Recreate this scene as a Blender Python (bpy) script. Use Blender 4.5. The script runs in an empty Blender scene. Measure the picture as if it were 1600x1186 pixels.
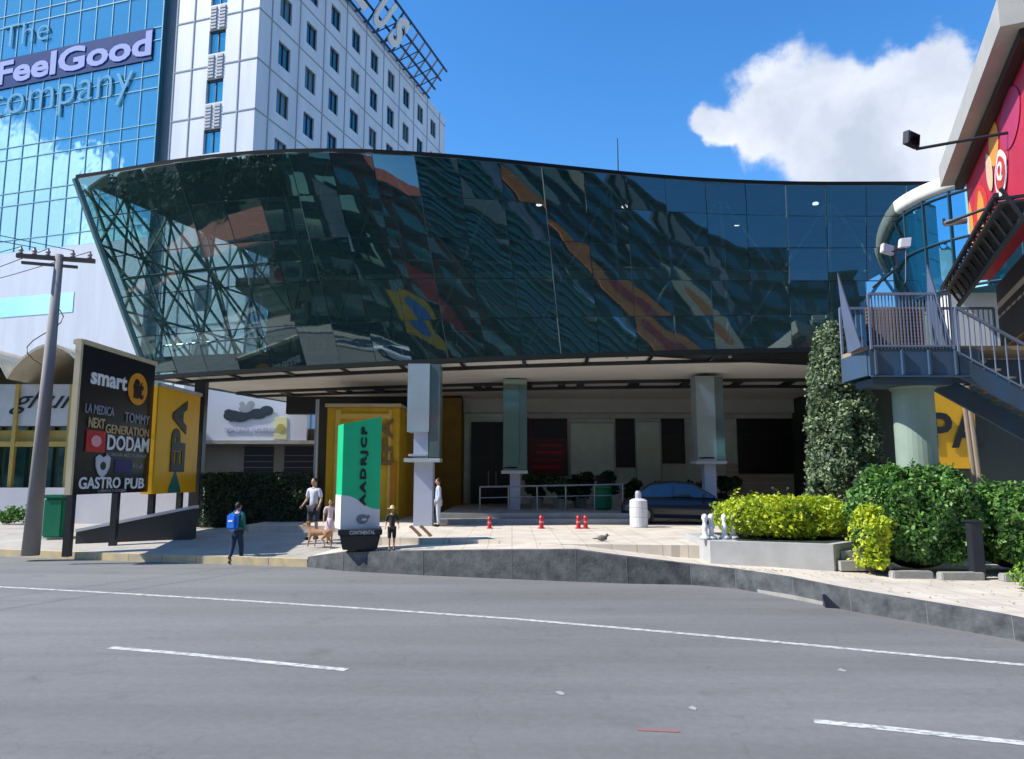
import bpy, bmesh, math, random
import numpy as np
from mathutils import Vector, Matrix
R = math.radians
random.seed(7); rng = np.random.default_rng(7)
scene = bpy.context.scene
col = scene.collection
# ------------------------------------------------------------------ camera
F, CU, CV, PITCH, CAMZ = 1155.0, 800.0, 593.0, R(7.5), 2.33
cam_d = bpy.data.cameras.new("camera"); cam = bpy.data.objects.new("camera", cam_d); col.objects.link(cam)
cam.location = (0, 0, CAMZ); cam.rotation_euler = (R(90) + PITCH, 0, 0)
cam_d.sensor_width = 36; cam_d.lens = 36 * F / 1600; cam_d.clip_start = .1; cam_d.clip_end = 3000
scene.camera = cam
CP, SP = math.cos(PITCH), math.sin(PITCH)
def ray(u, v):
    a = (u - CU) / F; b = (CV - v) / F
    return Vector((a, CP - b * SP, SP + b * CP))
def pY(u, v, Y):                      # survey helper: sight line through the photo at distance Y
    d = ray(u, v); return Vector((0, 0, CAMZ)) + d * (Y / d.y)
def pZ(u, v, z):
    d = ray(u, v); return Vector((0, 0, CAMZ)) + d * ((z - CAMZ) / d.z)
# ------------------------------------------------------------------ light
SUN = Vector((-.68, -.12, .72)).normalized()
sd = bpy.data.lights.new("sun", 'SUN'); sd.energy = 3.7; sd.angle = R(.53); sd.color = (1, .95, .87)
so = bpy.data.objects.new("sun", sd); col.objects.link(so)
so.rotation_euler = SUN.to_track_quat('Z', 'Y').to_euler(); so.location = SUN * 100
scene.view_settings.view_transform = 'Standard'; scene.view_settings.look = 'None'
scene.view_settings.exposure = .85; scene.view_settings.gamma = 1
w = bpy.data.worlds.new("World"); scene.world = w; w.use_nodes = True
nt = w.node_tree; nt.nodes.clear()
def N(nt, t, **k):
    n = nt.nodes.new(t)
    for a, b in k.items(): setattr(n, a, b)
    return n
def build_world():
    L = nt.links.new
    out = N(nt, 'ShaderNodeOutputWorld'); bg = N(nt, 'ShaderNodeBackground'); L(bg.outputs[0], out.inputs[0])
    bg.inputs[1].default_value = .15
    sky = N(nt, 'ShaderNodeTexSky'); sky.sky_type = 'NISHITA'; sky.sun_disc = False
    sky.sun_elevation = math.asin(SUN.z); sky.sun_rotation = math.atan2(SUN.x, SUN.y)
    sky.air_density = 1.0; sky.dust_density = .25; sky.ozone_density = 3.0; sky.altitude = 1500
    hs = N(nt, 'ShaderNodeHueSaturation'); hs.inputs['Saturation'].default_value = 1.27; hs.inputs['Value'].default_value = 1.05
    L(sky.outputs[0], hs.inputs['Color'])
    tc = N(nt, 'ShaderNodeTexCoord')
    nz = N(nt, 'ShaderNodeTexNoise'); nz.inputs['Scale'].default_value = 9; nz.inputs['Detail'].default_value = 7; nz.inputs['Roughness'].default_value = .55
    L(tc.outputs['Generated'], nz.inputs['Vector'])
    sub = N(nt, 'ShaderNodeVectorMath', operation='SUBTRACT'); L(nz.outputs['Color'], sub.inputs[0]); sub.inputs[1].default_value = (.5, .5, .5)
    scl = N(nt, 'ShaderNodeVectorMath', operation='SCALE'); L(sub.outputs[0], scl.inputs[0]); scl.inputs['Scale'].default_value = .13
    add = N(nt, 'ShaderNodeVectorMath', operation='ADD'); L(tc.outputs['Generated'], add.inputs[0]); L(scl.outputs[0], add.inputs[1])
    blobs = [(ray(u, v).normalized(), r / 1190) for u, v, r in
        [(1240,140,62),(1300,180,88),(1400,135,62),(1472,92,58),(1445,190,100),(1500,170,70),(1335,250,70),(1128,196,44),(1200,180,66),(1560,240,90),(1420,262,95)]]
    nT = Vector((-.29, -.957, 0))
    for u, v, r in [(40,340,100),(105,285,50),(60,420,110),(0,280,70),(-60,380,150),(230,470,120),(330,470,70)]:   # clouds in the west, mirrored by the blue tower
        d = ray(u, v).normalized(); d = d - 2 * d.dot(nT) * nT
        blobs.append((d, r / 1100))
    for az, el, r in [(120,14,.16),(100,12,.15)]:
        blobs.append((Vector((math.sin(R(az))*math.cos(R(el)), math.cos(R(az))*math.cos(R(el)), math.sin(R(el)))), r))
    prev = None
    for d, r in blobs:
        ds = N(nt, 'ShaderNodeVectorMath', operation='DISTANCE'); L(add.outputs[0], ds.inputs[0]); ds.inputs[1].default_value = d
        m = N(nt, 'ShaderNodeMath', operation='DIVIDE'); L(ds.outputs['Value'], m.inputs[0]); m.inputs[1].default_value = r
        if prev is None: prev = m
        else:
            s = N(nt, 'ShaderNodeMath', operation='SMOOTH_MIN'); L(prev.outputs[0], s.inputs[0]); L(m.outputs[0], s.inputs[1]); s.inputs[2].default_value = .25; prev = s
    mr = N(nt, 'ShaderNodeMapRange', interpolation_type='SMOOTHERSTEP'); L(prev.outputs[0], mr.inputs[0])
    mr.inputs[1].default_value = 1.08; mr.inputs[2].default_value = .68; mr.inputs[3].default_value = 0; mr.inputs[4].default_value = 1
    n2 = N(nt, 'ShaderNodeTexNoise'); n2.inputs['Scale'].default_value = 6; n2.inputs['Detail'].default_value = 6
    L(add.outputs[0], n2.inputs['Vector'])
    cr = N(nt, 'ShaderNodeValToRGB'); L(n2.outputs['Fac'], cr.inputs[0])
    cr.color_ramp.elements[0].position = .36; cr.color_ramp.elements[0].color = (2.2, 2.5, 3.05, 1)
    cr.color_ramp.elements[1].position = .62; cr.color_ramp.elements[1].color = (3.5, 3.7, 4.15, 1)
    mx = N(nt, 'ShaderNodeMix', data_type='RGBA'); L(mr.outputs[0], mx.inputs[0]); L(hs.outputs[0], mx.inputs[6])
    dt = N(nt, 'ShaderNodeVectorMath', operation='DOT_PRODUCT'); L(tc.outputs['Generated'], dt.inputs[0]); dt.inputs[1].default_value = SUN   # clouds glow brighter towards the sun
    mg = N(nt, 'ShaderNodeMapRange'); L(dt.outputs['Value'], mg.inputs[0]); mg.inputs[1].default_value = .2; mg.inputs[2].default_value = .9; mg.inputs[3].default_value = 1; mg.inputs[4].default_value = 3.2
    vs_ = N(nt, 'ShaderNodeVectorMath', operation='SCALE'); L(cr.outputs[0], vs_.inputs[0]); L(mg.outputs[0], vs_.inputs['Scale']); L(vs_.outputs[0], mx.inputs[7])
    L(mx.outputs[2], bg.inputs[0])
build_world()
# ------------------------------------------------------------------ materials
MATS = {}
def mat(name, c, rough=.7, metal=0, var=.12, vs=1.5, bump=0, bs=8, c2=None, spec=.5, stretch=None, var2=None, island=0, emit=0, trans=0):
    if name in MATS: return MATS[name]
    m = bpy.data.materials.new(name); m.use_nodes = True; t = m.node_tree; L = t.links.new
    b = t.nodes['Principled BSDF']
    c = tuple(c) + (1,)
    b.inputs['Roughness'].default_value = rough; b.inputs['Metallic'].default_value = metal
    b.inputs['Specular IOR Level'].default_value = spec
    tc = N(t, 'ShaderNodeTexCoord'); vec = tc.outputs['Object']
    if stretch:
        mp = N(t, 'ShaderNodeMapping'); mp.inputs['Scale'].default_value = stretch; L(vec, mp.inputs[0]); vec = mp.outputs[0]
    nz = N(t, 'ShaderNodeTexNoise'); nz.inputs['Scale'].default_value = vs; nz.inputs['Detail'].default_value = 6; nz.inputs['Roughness'].default_value = .6
    L(vec, nz.inputs['Vector'])
    cr = N(t, 'ShaderNodeValToRGB'); e = cr.color_ramp.elements
    e[0].position = .3; e[1].position = .7
    lo = c2 + (1,) if c2 else tuple(x * (1 - var) for x in c[:3]) + (1,)
    e[0].color = lo; e[1].color = tuple(min(1, x * (1 + var * .6)) for x in c[:3]) + (1,)
    src = nz.outputs['Fac']
    if island:
        g = N(t, 'ShaderNodeNewGeometry'); a = N(t, 'ShaderNodeMath', operation='MULTIPLY_ADD')
        L(g.outputs['Random Per Island'], a.inputs[0]); a.inputs[1].default_value = island
        s = N(t, 'ShaderNodeMath', operation='SUBTRACT'); L(nz.outputs['Fac'], s.inputs[0]); s.inputs[1].default_value = island / 2
        L(s.outputs[0], a.inputs[2]); src = a.outputs[0]
    L(src, cr.inputs[0]); L(cr.outputs[0], b.inputs['Base Color'])
    if bump:
        n2 = N(t, 'ShaderNodeTexNoise'); n2.inputs['Scale'].default_value = bs; n2.inputs['Detail'].default_value = 4; L(vec, n2.inputs['Vector'])
        bp = N(t, 'ShaderNodeBump'); bp.inputs['Strength'].default_value = bump; bp.inputs['Distance'].default_value = .02
        L(n2.outputs['Fac'], bp.inputs['Height']); L(bp.outputs[0], b.inputs['Normal'])
    if trans:
        out = t.nodes['Material Output']; tr = N(t, 'ShaderNodeBsdfTranslucent'); L(cr.outputs[0], tr.inputs[0])
        ms = N(t, 'ShaderNodeMixShader'); ms.inputs[0].default_value = trans; L(b.outputs[0], ms.inputs[1]); L(tr.outputs[0], ms.inputs[2]); L(ms.outputs[0], out.inputs[0])
    if emit:
        b.inputs['Emission Color'].default_value = c; b.inputs['Emission Strength'].default_value = emit
    MATS[name] = m; return m
def glass(name, tint, refl, ior=1.9, rough=.01, wob=0, ws=1.2, veil=None):
    m = bpy.data.materials.new(name); m.use_nodes = True; t = m.node_tree; t.nodes.clear(); L = t.links.new
    out = N(t, 'ShaderNodeOutputMaterial'); tr = N(t, 'ShaderNodeBsdfTransparent'); tr.inputs[0].default_value = tint + (1,)
    gl = N(t, 'ShaderNodeBsdfGlossy'); gl.inputs['Color'].default_value = refl + (1,); gl.inputs['Roughness'].default_value = rough
    fr = N(t, 'ShaderNodeFresnel'); fr.inputs[0].default_value = ior
    if wob:
        tc = N(t, 'ShaderNodeTexCoord'); nz = N(t, 'ShaderNodeTexNoise'); nz.inputs['Scale'].default_value = ws; nz.inputs['Detail'].default_value = 2
        L(tc.outputs['Object'], nz.inputs[0]); bp = N(t, 'ShaderNodeBump'); bp.inputs['Strength'].default_value = 1; bp.inputs['Distance'].default_value = wob
        L(nz.outputs['Fac'], bp.inputs['Height']); L(bp.outputs[0], gl.inputs['Normal'])
    ms = N(t, 'ShaderNodeMixShader'); L(fr.outputs[0], ms.inputs[0]); L(gl.outputs[0], ms.inputs[2]); L(ms.outputs[0], out.inputs[0])
    if veil:  # diffuse tint that paints a hazy veil over the glass
        df = N(t, 'ShaderNodeBsdfDiffuse'); df.inputs[0].default_value = veil + (1,); md = N(t, 'ShaderNodeMixShader'); md.inputs[0].default_value = .16
        L(tr.outputs[0], md.inputs[1]); L(df.outputs[0], md.inputs[2]); L(md.outputs[0], ms.inputs[1])
    else: L(tr.outputs[0], ms.inputs[1])
    MATS[name] = m; return m
def mirror(name, c, g, fac, rough=.03, wob=0, ws=1.0):
    m = bpy.data.materials.new(name); m.use_nodes = True; t = m.node_tree; t.nodes.clear(); L = t.links.new
    out = N(t, 'ShaderNodeOutputMaterial'); d = N(t, 'ShaderNodeBsdfDiffuse')
    gl = N(t, 'ShaderNodeBsdfGlossy'); gl.inputs['Color'].default_value = g + (1,); gl.inputs['Roughness'].default_value = rough
    tc = N(t, 'ShaderNodeTexCoord'); nz = N(t, 'ShaderNodeTexNoise'); nz.inputs['Scale'].default_value = ws; nz.inputs['Detail'].default_value = 2
    L(tc.outputs['Object'], nz.inputs[0])
    cr = N(t, 'ShaderNodeValToRGB'); L(nz.outputs['Fac'], cr.inputs[0]); cr.color_ramp.elements[0].color = tuple(x * .8 for x in c) + (1,); cr.color_ramp.elements[1].color = tuple(x * 1.2 for x in c) + (1,)
    L(cr.outputs[0], d.inputs[0])
    if wob:
        bp = N(t, 'ShaderNodeBump'); bp.inputs['Distance'].default_value = wob; L(nz.outputs['Fac'], bp.inputs['Height']); L(bp.outputs[0], gl.inputs['Normal'])
    ms = N(t, 'ShaderNodeMixShader'); ms.inputs[0].default_value = fac; L(d.outputs[0], ms.inputs[1]); L(gl.outputs[0], ms.inputs[2]); L(ms.outputs[0], out.inputs[0])
    MATS[name] = m; return m
M_white = mat('white paint', (.62, .62, .66), .6, var=.07)
M_whitepanel = mat('white cladding', (.60, .62, .67), .5, var=.13, vs=.9, bump=.05, stretch=(1, 1, .12))
M_seam = mat('panel joint', (.16, .17, .20), .8)
M_conc = mat('concrete', (.32, .31, .29), .9, var=.25, vs=2.5, bump=.3, bs=20)
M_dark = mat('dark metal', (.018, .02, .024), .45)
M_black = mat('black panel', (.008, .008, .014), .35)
M_steel = mat('galvanised steel', (.35, .36, .37), .4, metal=.6)
M_truss = mat('green painted steel', (.10, .19, .185), .6, spec=.2)
M_darkgreen = mat('dark interior', (.03, .05, .055), .7, var=.4)
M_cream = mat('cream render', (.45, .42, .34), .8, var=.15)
M_soffit = mat('soffit panel', (.80, .77, .71), .55, var=.08, vs=.6)
M_wallgg = mat('grey green stone', (.62, .72, .68), .6, var=.2, vs=1.2)
M_frieze = mat('taupe frieze', (.50, .51, .49), .7)
M_yellow = mat('yellow sign', (.80, .42, .008), .5, var=.08)
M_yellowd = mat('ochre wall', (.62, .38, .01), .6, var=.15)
M_green = mat('sign green', (.005, .56, .24), .4, var=.08)
M_bin = mat('bin green', (.0, .17, .08), .45)
M_red = mat('red paint', (.50, .012, .02), .45)
M_orange = mat('orange paint', (.80, .22, .03), .5)
M_letter = mat('black lettering', (.01, .01, .012), .5)
M_lwhite = mat('white lettering', (.78, .78, .80), .5, var=.03)
M_winD = glass('dark window', (.10, .13, .14), (.8, .9, .95), 1.6)
M_winO = mirror('office window', (.012, .045, .05), (.35, .6, .65), .35, .06)
M_tower = mirror('blue mirror glass', (.05, .21, .28), (.42, .66, .72), .50, .02, wob=.02, ws=.6)
M_facade = glass('tinted facade glass', (.58, .72, .70), (.80, .98, .96), 2.5, .012, wob=.0009, ws=.8, veil=(.06, .14, .145))
M_side = glass('side facade glass', (.68, .84, .84), (.8, .95, .95), 1.5, .01)
M_drum = mirror('drum glass', (.004, .06, .10), (.3, .6, .75), .55, .03, wob=.01)
M_carglass = mirror('car glass', (.008, .010, .013), (.4, .45, .5), .18, .02)
M_rubber = mat('rubber', (.012, .012, .012), .8)
M_chrome = mat('chrome', (.5, .5, .5), .15, metal=1)
M_skin = mat('skin', (.45, .27, .18), .55, var=.05)
M_hair = mat('hair', (.012, .009, .008), .6)
M_leafD = mat('leaf dark', (.045, .085, .035), .6, c2=(.012, .03, .012), vs=3, island=.5, trans=.25)
M_leafB = mat('leaf bush', (.16, .33, .06), .5, c2=(.03, .10, .025), vs=3, island=.6, trans=.25)
M_leafC = mat('leaf conifer', (.22, .30, .15), .6, c2=(.05, .09, .05), vs=2.2, island=.6, trans=.2)
M_leafY = mat('leaf yellow', (.56, .62, .03), .5, c2=(.20, .32, .015), vs=3, island=.6, trans=.3)
M_bark = mat('bark', (.09, .065, .045), .9, bump=.5)
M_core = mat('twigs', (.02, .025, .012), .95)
# ------------------------------------------------------------------ builders
def tag(o, label=None, cat=None, group=None, kind=None):
    if label: o['label'] = label
    if cat: o['category'] = cat
    if group: o['group'] = group
    if kind: o['kind'] = kind
    return o
def base_of(p):
    v = Vector((0, 0, 0))
    while p is not None: v += p.location; p = p.parent
    return v
def thing(name, label, cat, loc=(0, 0, 0), group=None):
    o = bpy.data.objects.new(name, None); col.objects.link(o); o.location = loc; o.empty_display_size = .3
    return tag(o, label, cat, group)
class MB:
    def __init__(s): s.v = []; s.f = []; s.mi = []; s.cur = 0
    def add(s, vs, fs):
        n = len(s.v); s.v += [tuple(x) for x in vs]; s.f += [tuple(i + n for i in f) for f in fs]; s.mi += [s.cur] * len(fs)
        return s
    def hexa(s, p):   # 8 points: bottom 4 ccw, top 4 ccw
        return s.add(p, [(3,2,1,0),(4,5,6,7),(0,1,5,4),(1,2,6,5),(2,3,7,6),(3,0,4,7)])
    def box(s, x0, x1, y0, y1, z0, z1):
        return s.hexa([(x0,y0,z0),(x1,y0,z0),(x1,y1,z0),(x0,y1,z0),(x0,y0,z1),(x1,y0,z1),(x1,y1,z1),(x0,y1,z1)])
    def obox(s, o, ax, ay, az):   # oriented: corner + three edge vectors
        o, ax, ay, az = map(Vector, (o, ax, ay, az))
        return s.hexa([o, o+ax, o+ax+ay, o+ay, o+az, o+ax+az, o+ax+ay+az, o+ay+az])
    def prism(s, poly, z0, z1):
        n = len(poly); a = [(p[0], p[1], z0(p) if callable(z0) else z0) for p in poly]; b = [(p[0], p[1], z1(p) if callable(z1) else z1) for p in poly]
        return s.add(a + b, [tuple(range(n))[::-1], tuple(range(n, 2*n))] + [(i, (i+1) % n, n + (i+1) % n, n + i) for i in range(n)])
    def bar(s, p0, p1, w, h=None, up=(0, 0, 1)):
        p0, p1 = Vector(p0), Vector(p1); h = h or w; d = (p1 - p0); d.normalize()
        a = d.cross(Vector(up)); 
        if a.length < 1e-3: a = d.cross(Vector((1, 0, 0)))
        a.normalize(); b = a.cross(d); a *= w / 2; b *= h / 2
        return s.hexa([p0-a-b, p0+a-b, p0+a+b, p0-a+b, p1-a-b, p1+a-b, p1+a+b, p1-a+b])
    def tube(s, pts, r, n=8, cap=True):
        pts = [Vector(p) for p in pts]; rs = r if isinstance(r, (list, tuple)) else [r] * len(pts); N_ = len(s.v)
        vs = []
        for i, p in enumerate(pts):
            d = (pts[min(i+1, len(pts)-1)] - pts[max(i-1, 0)]).normalized()
            a = d.cross(Vector((0, 0, 1)));
            if a.length < .05: a = d.cross(Vector((0, 1, 0)))
            a.normalize(); b = a.cross(d)
            for k in range(n): t = 2 * math.pi * k / n; vs.append(p + a * math.cos(t) * rs[i] + b * math.sin(t) * rs[i])
        fs = [(i*n+k, i*n+(k+1) % n, (i+1)*n+(k+1) % n, (i+1)*n+k) for i in range(len(pts)-1) for k in range(n)]
        if cap: fs += [tuple(range(n))[::-1], tuple(range((len(pts)-1)*n, len(pts)*n))]
        return s.add(vs, fs)
    def lathe(s, prof, c=(0, 0, 0), n=16):
        vs = []; c = Vector(c)
        for r, z in prof:
            for k in range(n): t = 2*math.pi*k/n; vs.append(c + Vector((r*math.cos(t), r*math.sin(t), z)))
        m = len(prof)
        fs = [(i*n+k, i*n+(k+1) % n, (i+1)*n+(k+1) % n, (i+1)*n+k) for i in range(m-1) for k in range(n)]
        fs += [tuple(range(n))[::-1], tuple(range((m-1)*n, m*n))]
        return s.add(vs, fs)
    def ellip(s, c, r, n=14, m=9, rot=None):
        vs = []; c = Vector(c)
        for i in range(m + 1):
            a = math.pi * i / m
            for k in range(n):
                t = 2*math.pi*k/n; q = Vector((r[0]*math.sin(a)*math.cos(t), r[1]*math.sin(a)*math.sin(t), r[2]*math.cos(a)))
                if rot: q = rot @ q
                vs.append(c + q)
        return s.add(vs, [(i*n+k, (i+1)*n+k, (i+1)*n+(k+1) % n, i*n+(k+1) % n) for i in range(m) for k in range(n)])
    def disc(s, c, ax, ay, n=24, thick=None):
        c, ax, ay = map(Vector, (c, ax, ay)); nn = ax.cross(ay).normalized() * (thick or .01)
        a = [c + ax*math.cos(2*math.pi*k/n) + ay*math.sin(2*math.pi*k/n) for k in range(n)]
        b = [p + nn for p in a]
        return s.add(a + b, [tuple(range(n))[::-1], tuple(range(n, 2*n))] + [(i, (i+1) % n, n+(i+1) % n, n+i) for i in range(n)])
    def build(s, name, m, parent=None, base=None, smooth=False, bevel=0):
        bs = base_of(parent) if parent is not None else Vector(base or (0, 0, 0))
        me = bpy.data.meshes.new(name); me.from_pydata([(x-bs.x, y-bs.y, z-bs.z) for x, y, z in s.v], [], s.f)
        ms = m if isinstance(m, (list, tuple)) else [m]
        for q in ms: me.materials.append(q)
        if len(ms) > 1: me.polygons.foreach_set('material_index', s.mi)
        if smooth: me.shade_smooth()
        me.validate(); me.update()
        o = bpy.data.objects.new(name, me); col.objects.link(o)
        if parent is not None: o.parent = parent
        else: o.location = bs
        if bevel:
            bm = bmesh.new(); bm.from_mesh(me); bmesh.ops.bevel(bm, geom=bm.edges[:], offset=bevel, segments=2, affect='EDGES', clamp_overlap=True); bm.to_mesh(me); bm.free()
        return o
def kids(o): return [c for c in bpy.data.objects if c.parent == o]
def copy_tree(o, parent=None):
    c = o.copy(); col.objects.link(c)
    if parent is not None: c.parent = parent
    for ch in kids(o): copy_tree(ch, c)
    return c
def text(name, body, c, xd, ud, wd, h, m, parent, thick=.02, bold=.0, shear=0, space=1.0):
    cu = bpy.data.curves.new('t', 'FONT'); cu.body = body; cu.extrude = .01; cu.offset = bold; cu.shear = shear; cu.resolution_u = 3
    cu.align_x = 'CENTER'; cu.space_character = space
    to = bpy.data.objects.new('t', cu); col.objects.link(to); dg = bpy.context.evaluated_depsgraph_get(); dg.update()
    me = bpy.data.meshes.new_from_object(to.evaluated_get(dg)); bpy.data.objects.remove(to)
    V = np.array([v.co[:] for v in me.vertices]); lo, hi = V.min(0), V.max(0); mid = (lo+hi)/2; sz = hi-lo
    xd, ud, c = Vector(xd).normalized(), Vector(ud).normalized(), Vector(c); nd = xd.cross(ud)
    bs = base_of(parent)
    for i, v in enumerate(me.vertices):
        q = (V[i]-mid) / np.maximum(sz, 1e-6)
        v.co = c + xd*float(q[0])*wd + ud*float(q[1])*h + nd*(float(q[2]) + .5)*thick - bs
    me.materials.clear(); me.materials.append(m); me.name = name
    o = bpy.data.objects.new(name, me); col.objects.link(o); o.parent = parent; return o
def leaves(pts, nrm, size, jit=.35):
    """many small leaf quads at given points, loosely facing nrm"""
    n = len(pts); mb = MB()
    a = rng.normal(size=(n, 3)) * jit * 2 + nrm; a /= np.linalg.norm(a, axis=1)[:, None]
    t = rng.normal(size=(n, 3)); b = np.cross(a, t); b /= np.linalg.norm(b, axis=1)[:, None]; c = np.cross(a, b)
    s = size * rng.uniform(.6, 1.3, (n, 1)); k = rng.uniform(.45, .75, (n, 1))
    P = np.stack([pts - b*s*.5, pts + c*s*k*.5, pts + b*s*.5, pts - c*s*k*.5], 1).reshape(-1, 3)
    mb.v = [tuple(x) for x in P]; mb.f = [(4*i, 4*i+1, 4*i+2, 4*i+3) for i in range(n)]; mb.mi = [0]*n
    return mb
def clumps(blobs, n, size, inner=.55, flat=1):
    """leaf cloud over a list of (centre, radii) blobs, lumpy surface"""
    vol = np.array([b[1][0]*b[1][1] + b[1][1]*b[1][2] + b[1][0]*b[1][2] for b in blobs]); pick = rng.choice(len(blobs), n, p=vol/vol.sum())
    C = np.array([b[0] for b in blobs])[pick]; Rr = np.array([b[1] for b in blobs])[pick]
    d = rng.normal(size=(n, 3)); d /= np.linalg.norm(d, axis=1)[:, None]
    r = rng.uniform(inner, 1.0, (n, 1)) ** .6 * rng.uniform(.9, 1.08, (n, 1))
    return leaves(C + d*Rr*r, d, size)
# ------------------------------------------------------------------ ground, road, pavements
def road_mat():
    m = bpy.data.materials.new('asphalt'); m.use_nodes = True; t = m.node_tree; L = t.links.new; b = t.nodes['Principled BSDF']; b.inputs['Roughness'].default_value = .85
    tc = N(t, 'ShaderNodeTexCoord')
    def nz(scale, st, det=5, rough=.6):
        mp = N(t, 'ShaderNodeMapping'); mp.inputs['Scale'].default_value = st; mp.inputs['Rotation'].default_value = (0, 0, .22); L(tc.outputs['Object'], mp.inputs[0])
        n = N(t, 'ShaderNodeTexNoise'); n.inputs['Scale'].default_value = scale; n.inputs['Detail'].default_value = det; n.inputs['Roughness'].default_value = rough; L(mp.outputs[0], n.inputs[0]); return n.outputs['Fac']
    def mr(src, a, b_, c, d):
        q = N(t, 'ShaderNodeMapRange'); L(src, q.inputs[0]); q.inputs[1].default_value = a; q.inputs[2].default_value = b_; q.inputs[3].default_value = c; q.inputs[4].default_value = d; return q.outputs[0]
    def mul(x, y):
        q = N(t, 'ShaderNodeMath', operation='MULTIPLY'); L(x, q.inputs[0]); L(y, q.inputs[1]); return q.outputs[0]
    f = mr(nz(.22, (.35, 1, 1)), .3, .7, .78, 1.18)            # broad worn patches
    f = mul(f, mr(nz(1.1, (.06, 1, 1), 4), .35, .65, .90, 1.08))   # long traffic streaks
    f = mul(f, mr(nz(9, (1, 1, 1), 6, .75), .3, .7, .88, 1.12))    # mottling
    f = mul(f, mr(nz(120, (1, 1, 1), 3, .8), .3, .7, .72, 1.28))   # aggregate
    f = mul(f, mr(nz(.9, (1, 1, 1), 3), .62, .74, 1, .80))         # darker oil spots
    v = N(t, 'ShaderNodeTexVoronoi', feature='DISTANCE_TO_EDGE'); v.inputs['Scale'].default_value = .33
    wn = N(t, 'ShaderNodeTexNoise'); wn.inputs['Scale'].default_value = 1.6; wn.inputs['Detail'].default_value = 6; L(tc.outputs['Object'], wn.inputs[0])
    va = N(t, 'ShaderNodeVectorMath', operation='ADD'); L(tc.outputs['Object'], va.inputs[0]); L(wn.outputs['Color'], va.inputs[1]); L(va.outputs[0], v.inputs['Vector'])
    f = mul(f, mr(v.outputs['Distance'], 0, .005, .84, 1))         # thin cracks
    sc = N(t, 'ShaderNodeVectorMath', operation='SCALE'); sc.inputs[0].default_value = (.172, .171, .169); L(f, sc.inputs['Scale']); L(sc.outputs[0], b.inputs['Base Color'])
    bp = N(t, 'ShaderNodeBump'); bp.inputs['Strength'].default_value = .4; bp.inputs['Distance'].default_value = .01; L(nz(120, (1, 1, 1), 3, .8), bp.inputs['Height']); L(bp.outputs[0], b.inputs['Normal'])
    return m
mb = MB(); mb.add([(-900,-900,-.03),(900,-900,-.03),(900,900,-.03),(-900,900,-.03)], [(0,1,2,3)])
tag(mb.build('ground', mat('bare ground', (.2, .19, .16), .95, var=.3, vs=.05)), kind='structure')
KB = [pZ(u, v, 0) for u, v in [(-300,858),(15,870),(200,877),(360,882),(480,886),(535,892),(660,899),(800,905),(900,909),(980,912),(1080,914),(1150,920),(1240,935),(1330,955),(1450,976),(1585,1000),(1800,1050)]]
KB = [Vector((-70, 30, 0))] + KB + [Vector((11.5, 5.2, 0)), Vector((14, 0, 0)), Vector((16.5,-8,0))]
mb = MB(); mb.prism([(p.x, p.y) for p in KB][::-1] + [(-70,-8.5),(16.5,-8.5)], -.025, 0)
road = mb.build('road', road_mat()); tag(road, kind='structure')
def strip(pix, wd, name, m, z=.004):
    P = [pZ(u, v, 0) for u, v in pix]
    mb = MB(); vs = []
    for i, p in enumerate(P):
        d = (P[min(i+1, len(P)-1)] - P[max(i-1, 0)]); d.z = 0; d.normalize(); n = Vector((-d.y, d.x, 0)) * wd/2
        vs += [p + n + Vector((0, 0, z)), p - n + Vector((0, 0, z))]
    mb.add(vs, [(2*i, 2*i+1, 2*i+3, 2*i+2) for i in range(len(P)-1)])
    return tag(mb.build(name, m), kind='structure')
M_mark = mat('road marking', (.56, .56, .54), .75, c2=(.27, .27, .265), vs=16, stretch=(.5, 1, 1)); M_mark.node_tree.nodes['Color Ramp'].color_ramp.elements[0].position = .40; M_mark.node_tree.nodes['Color Ramp'].color_ramp.elements[1].position = .56
strip([(-500,893),(-200,905),(15,918),(200,928),(400,940),(600,953),(800,967),(1000,984),(1200,1002),(1400,1021),(1587,1038),(1800,1062),(2200,1110)], .13, 'edge_line', M_mark)
strip([(172,1012),(300,1023),(420,1035),(541,1047)], .13, 'lane_marking', M_mark)
strip([(1272,1127),(1400,1140),(1500,1151),(1620,1164),(1900,1196)], .13, 'lane_marking', M_mark)
strip([(995,1140),(1062,1143)], .07, 'road_stain', mat('red road stain', (.28, .13, .13), .8))
for u, v in [(1083,1107),(875,1083),(1316,1048)]:
    p = pZ(u, v, 0); a = []
    for k in range(9): t = 2*math.pi*k/9; q = random.uniform(.6, 1.2); a.append((p.x+.05*q*math.cos(t), p.y+.09*q*math.sin(t), .005))
    mb = MB(); mb.add(a, [tuple(range(9))]); tag(mb.build('road_stain', mat('gum spot', (.35, .35, .35), .8)), kind='structure')
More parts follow.
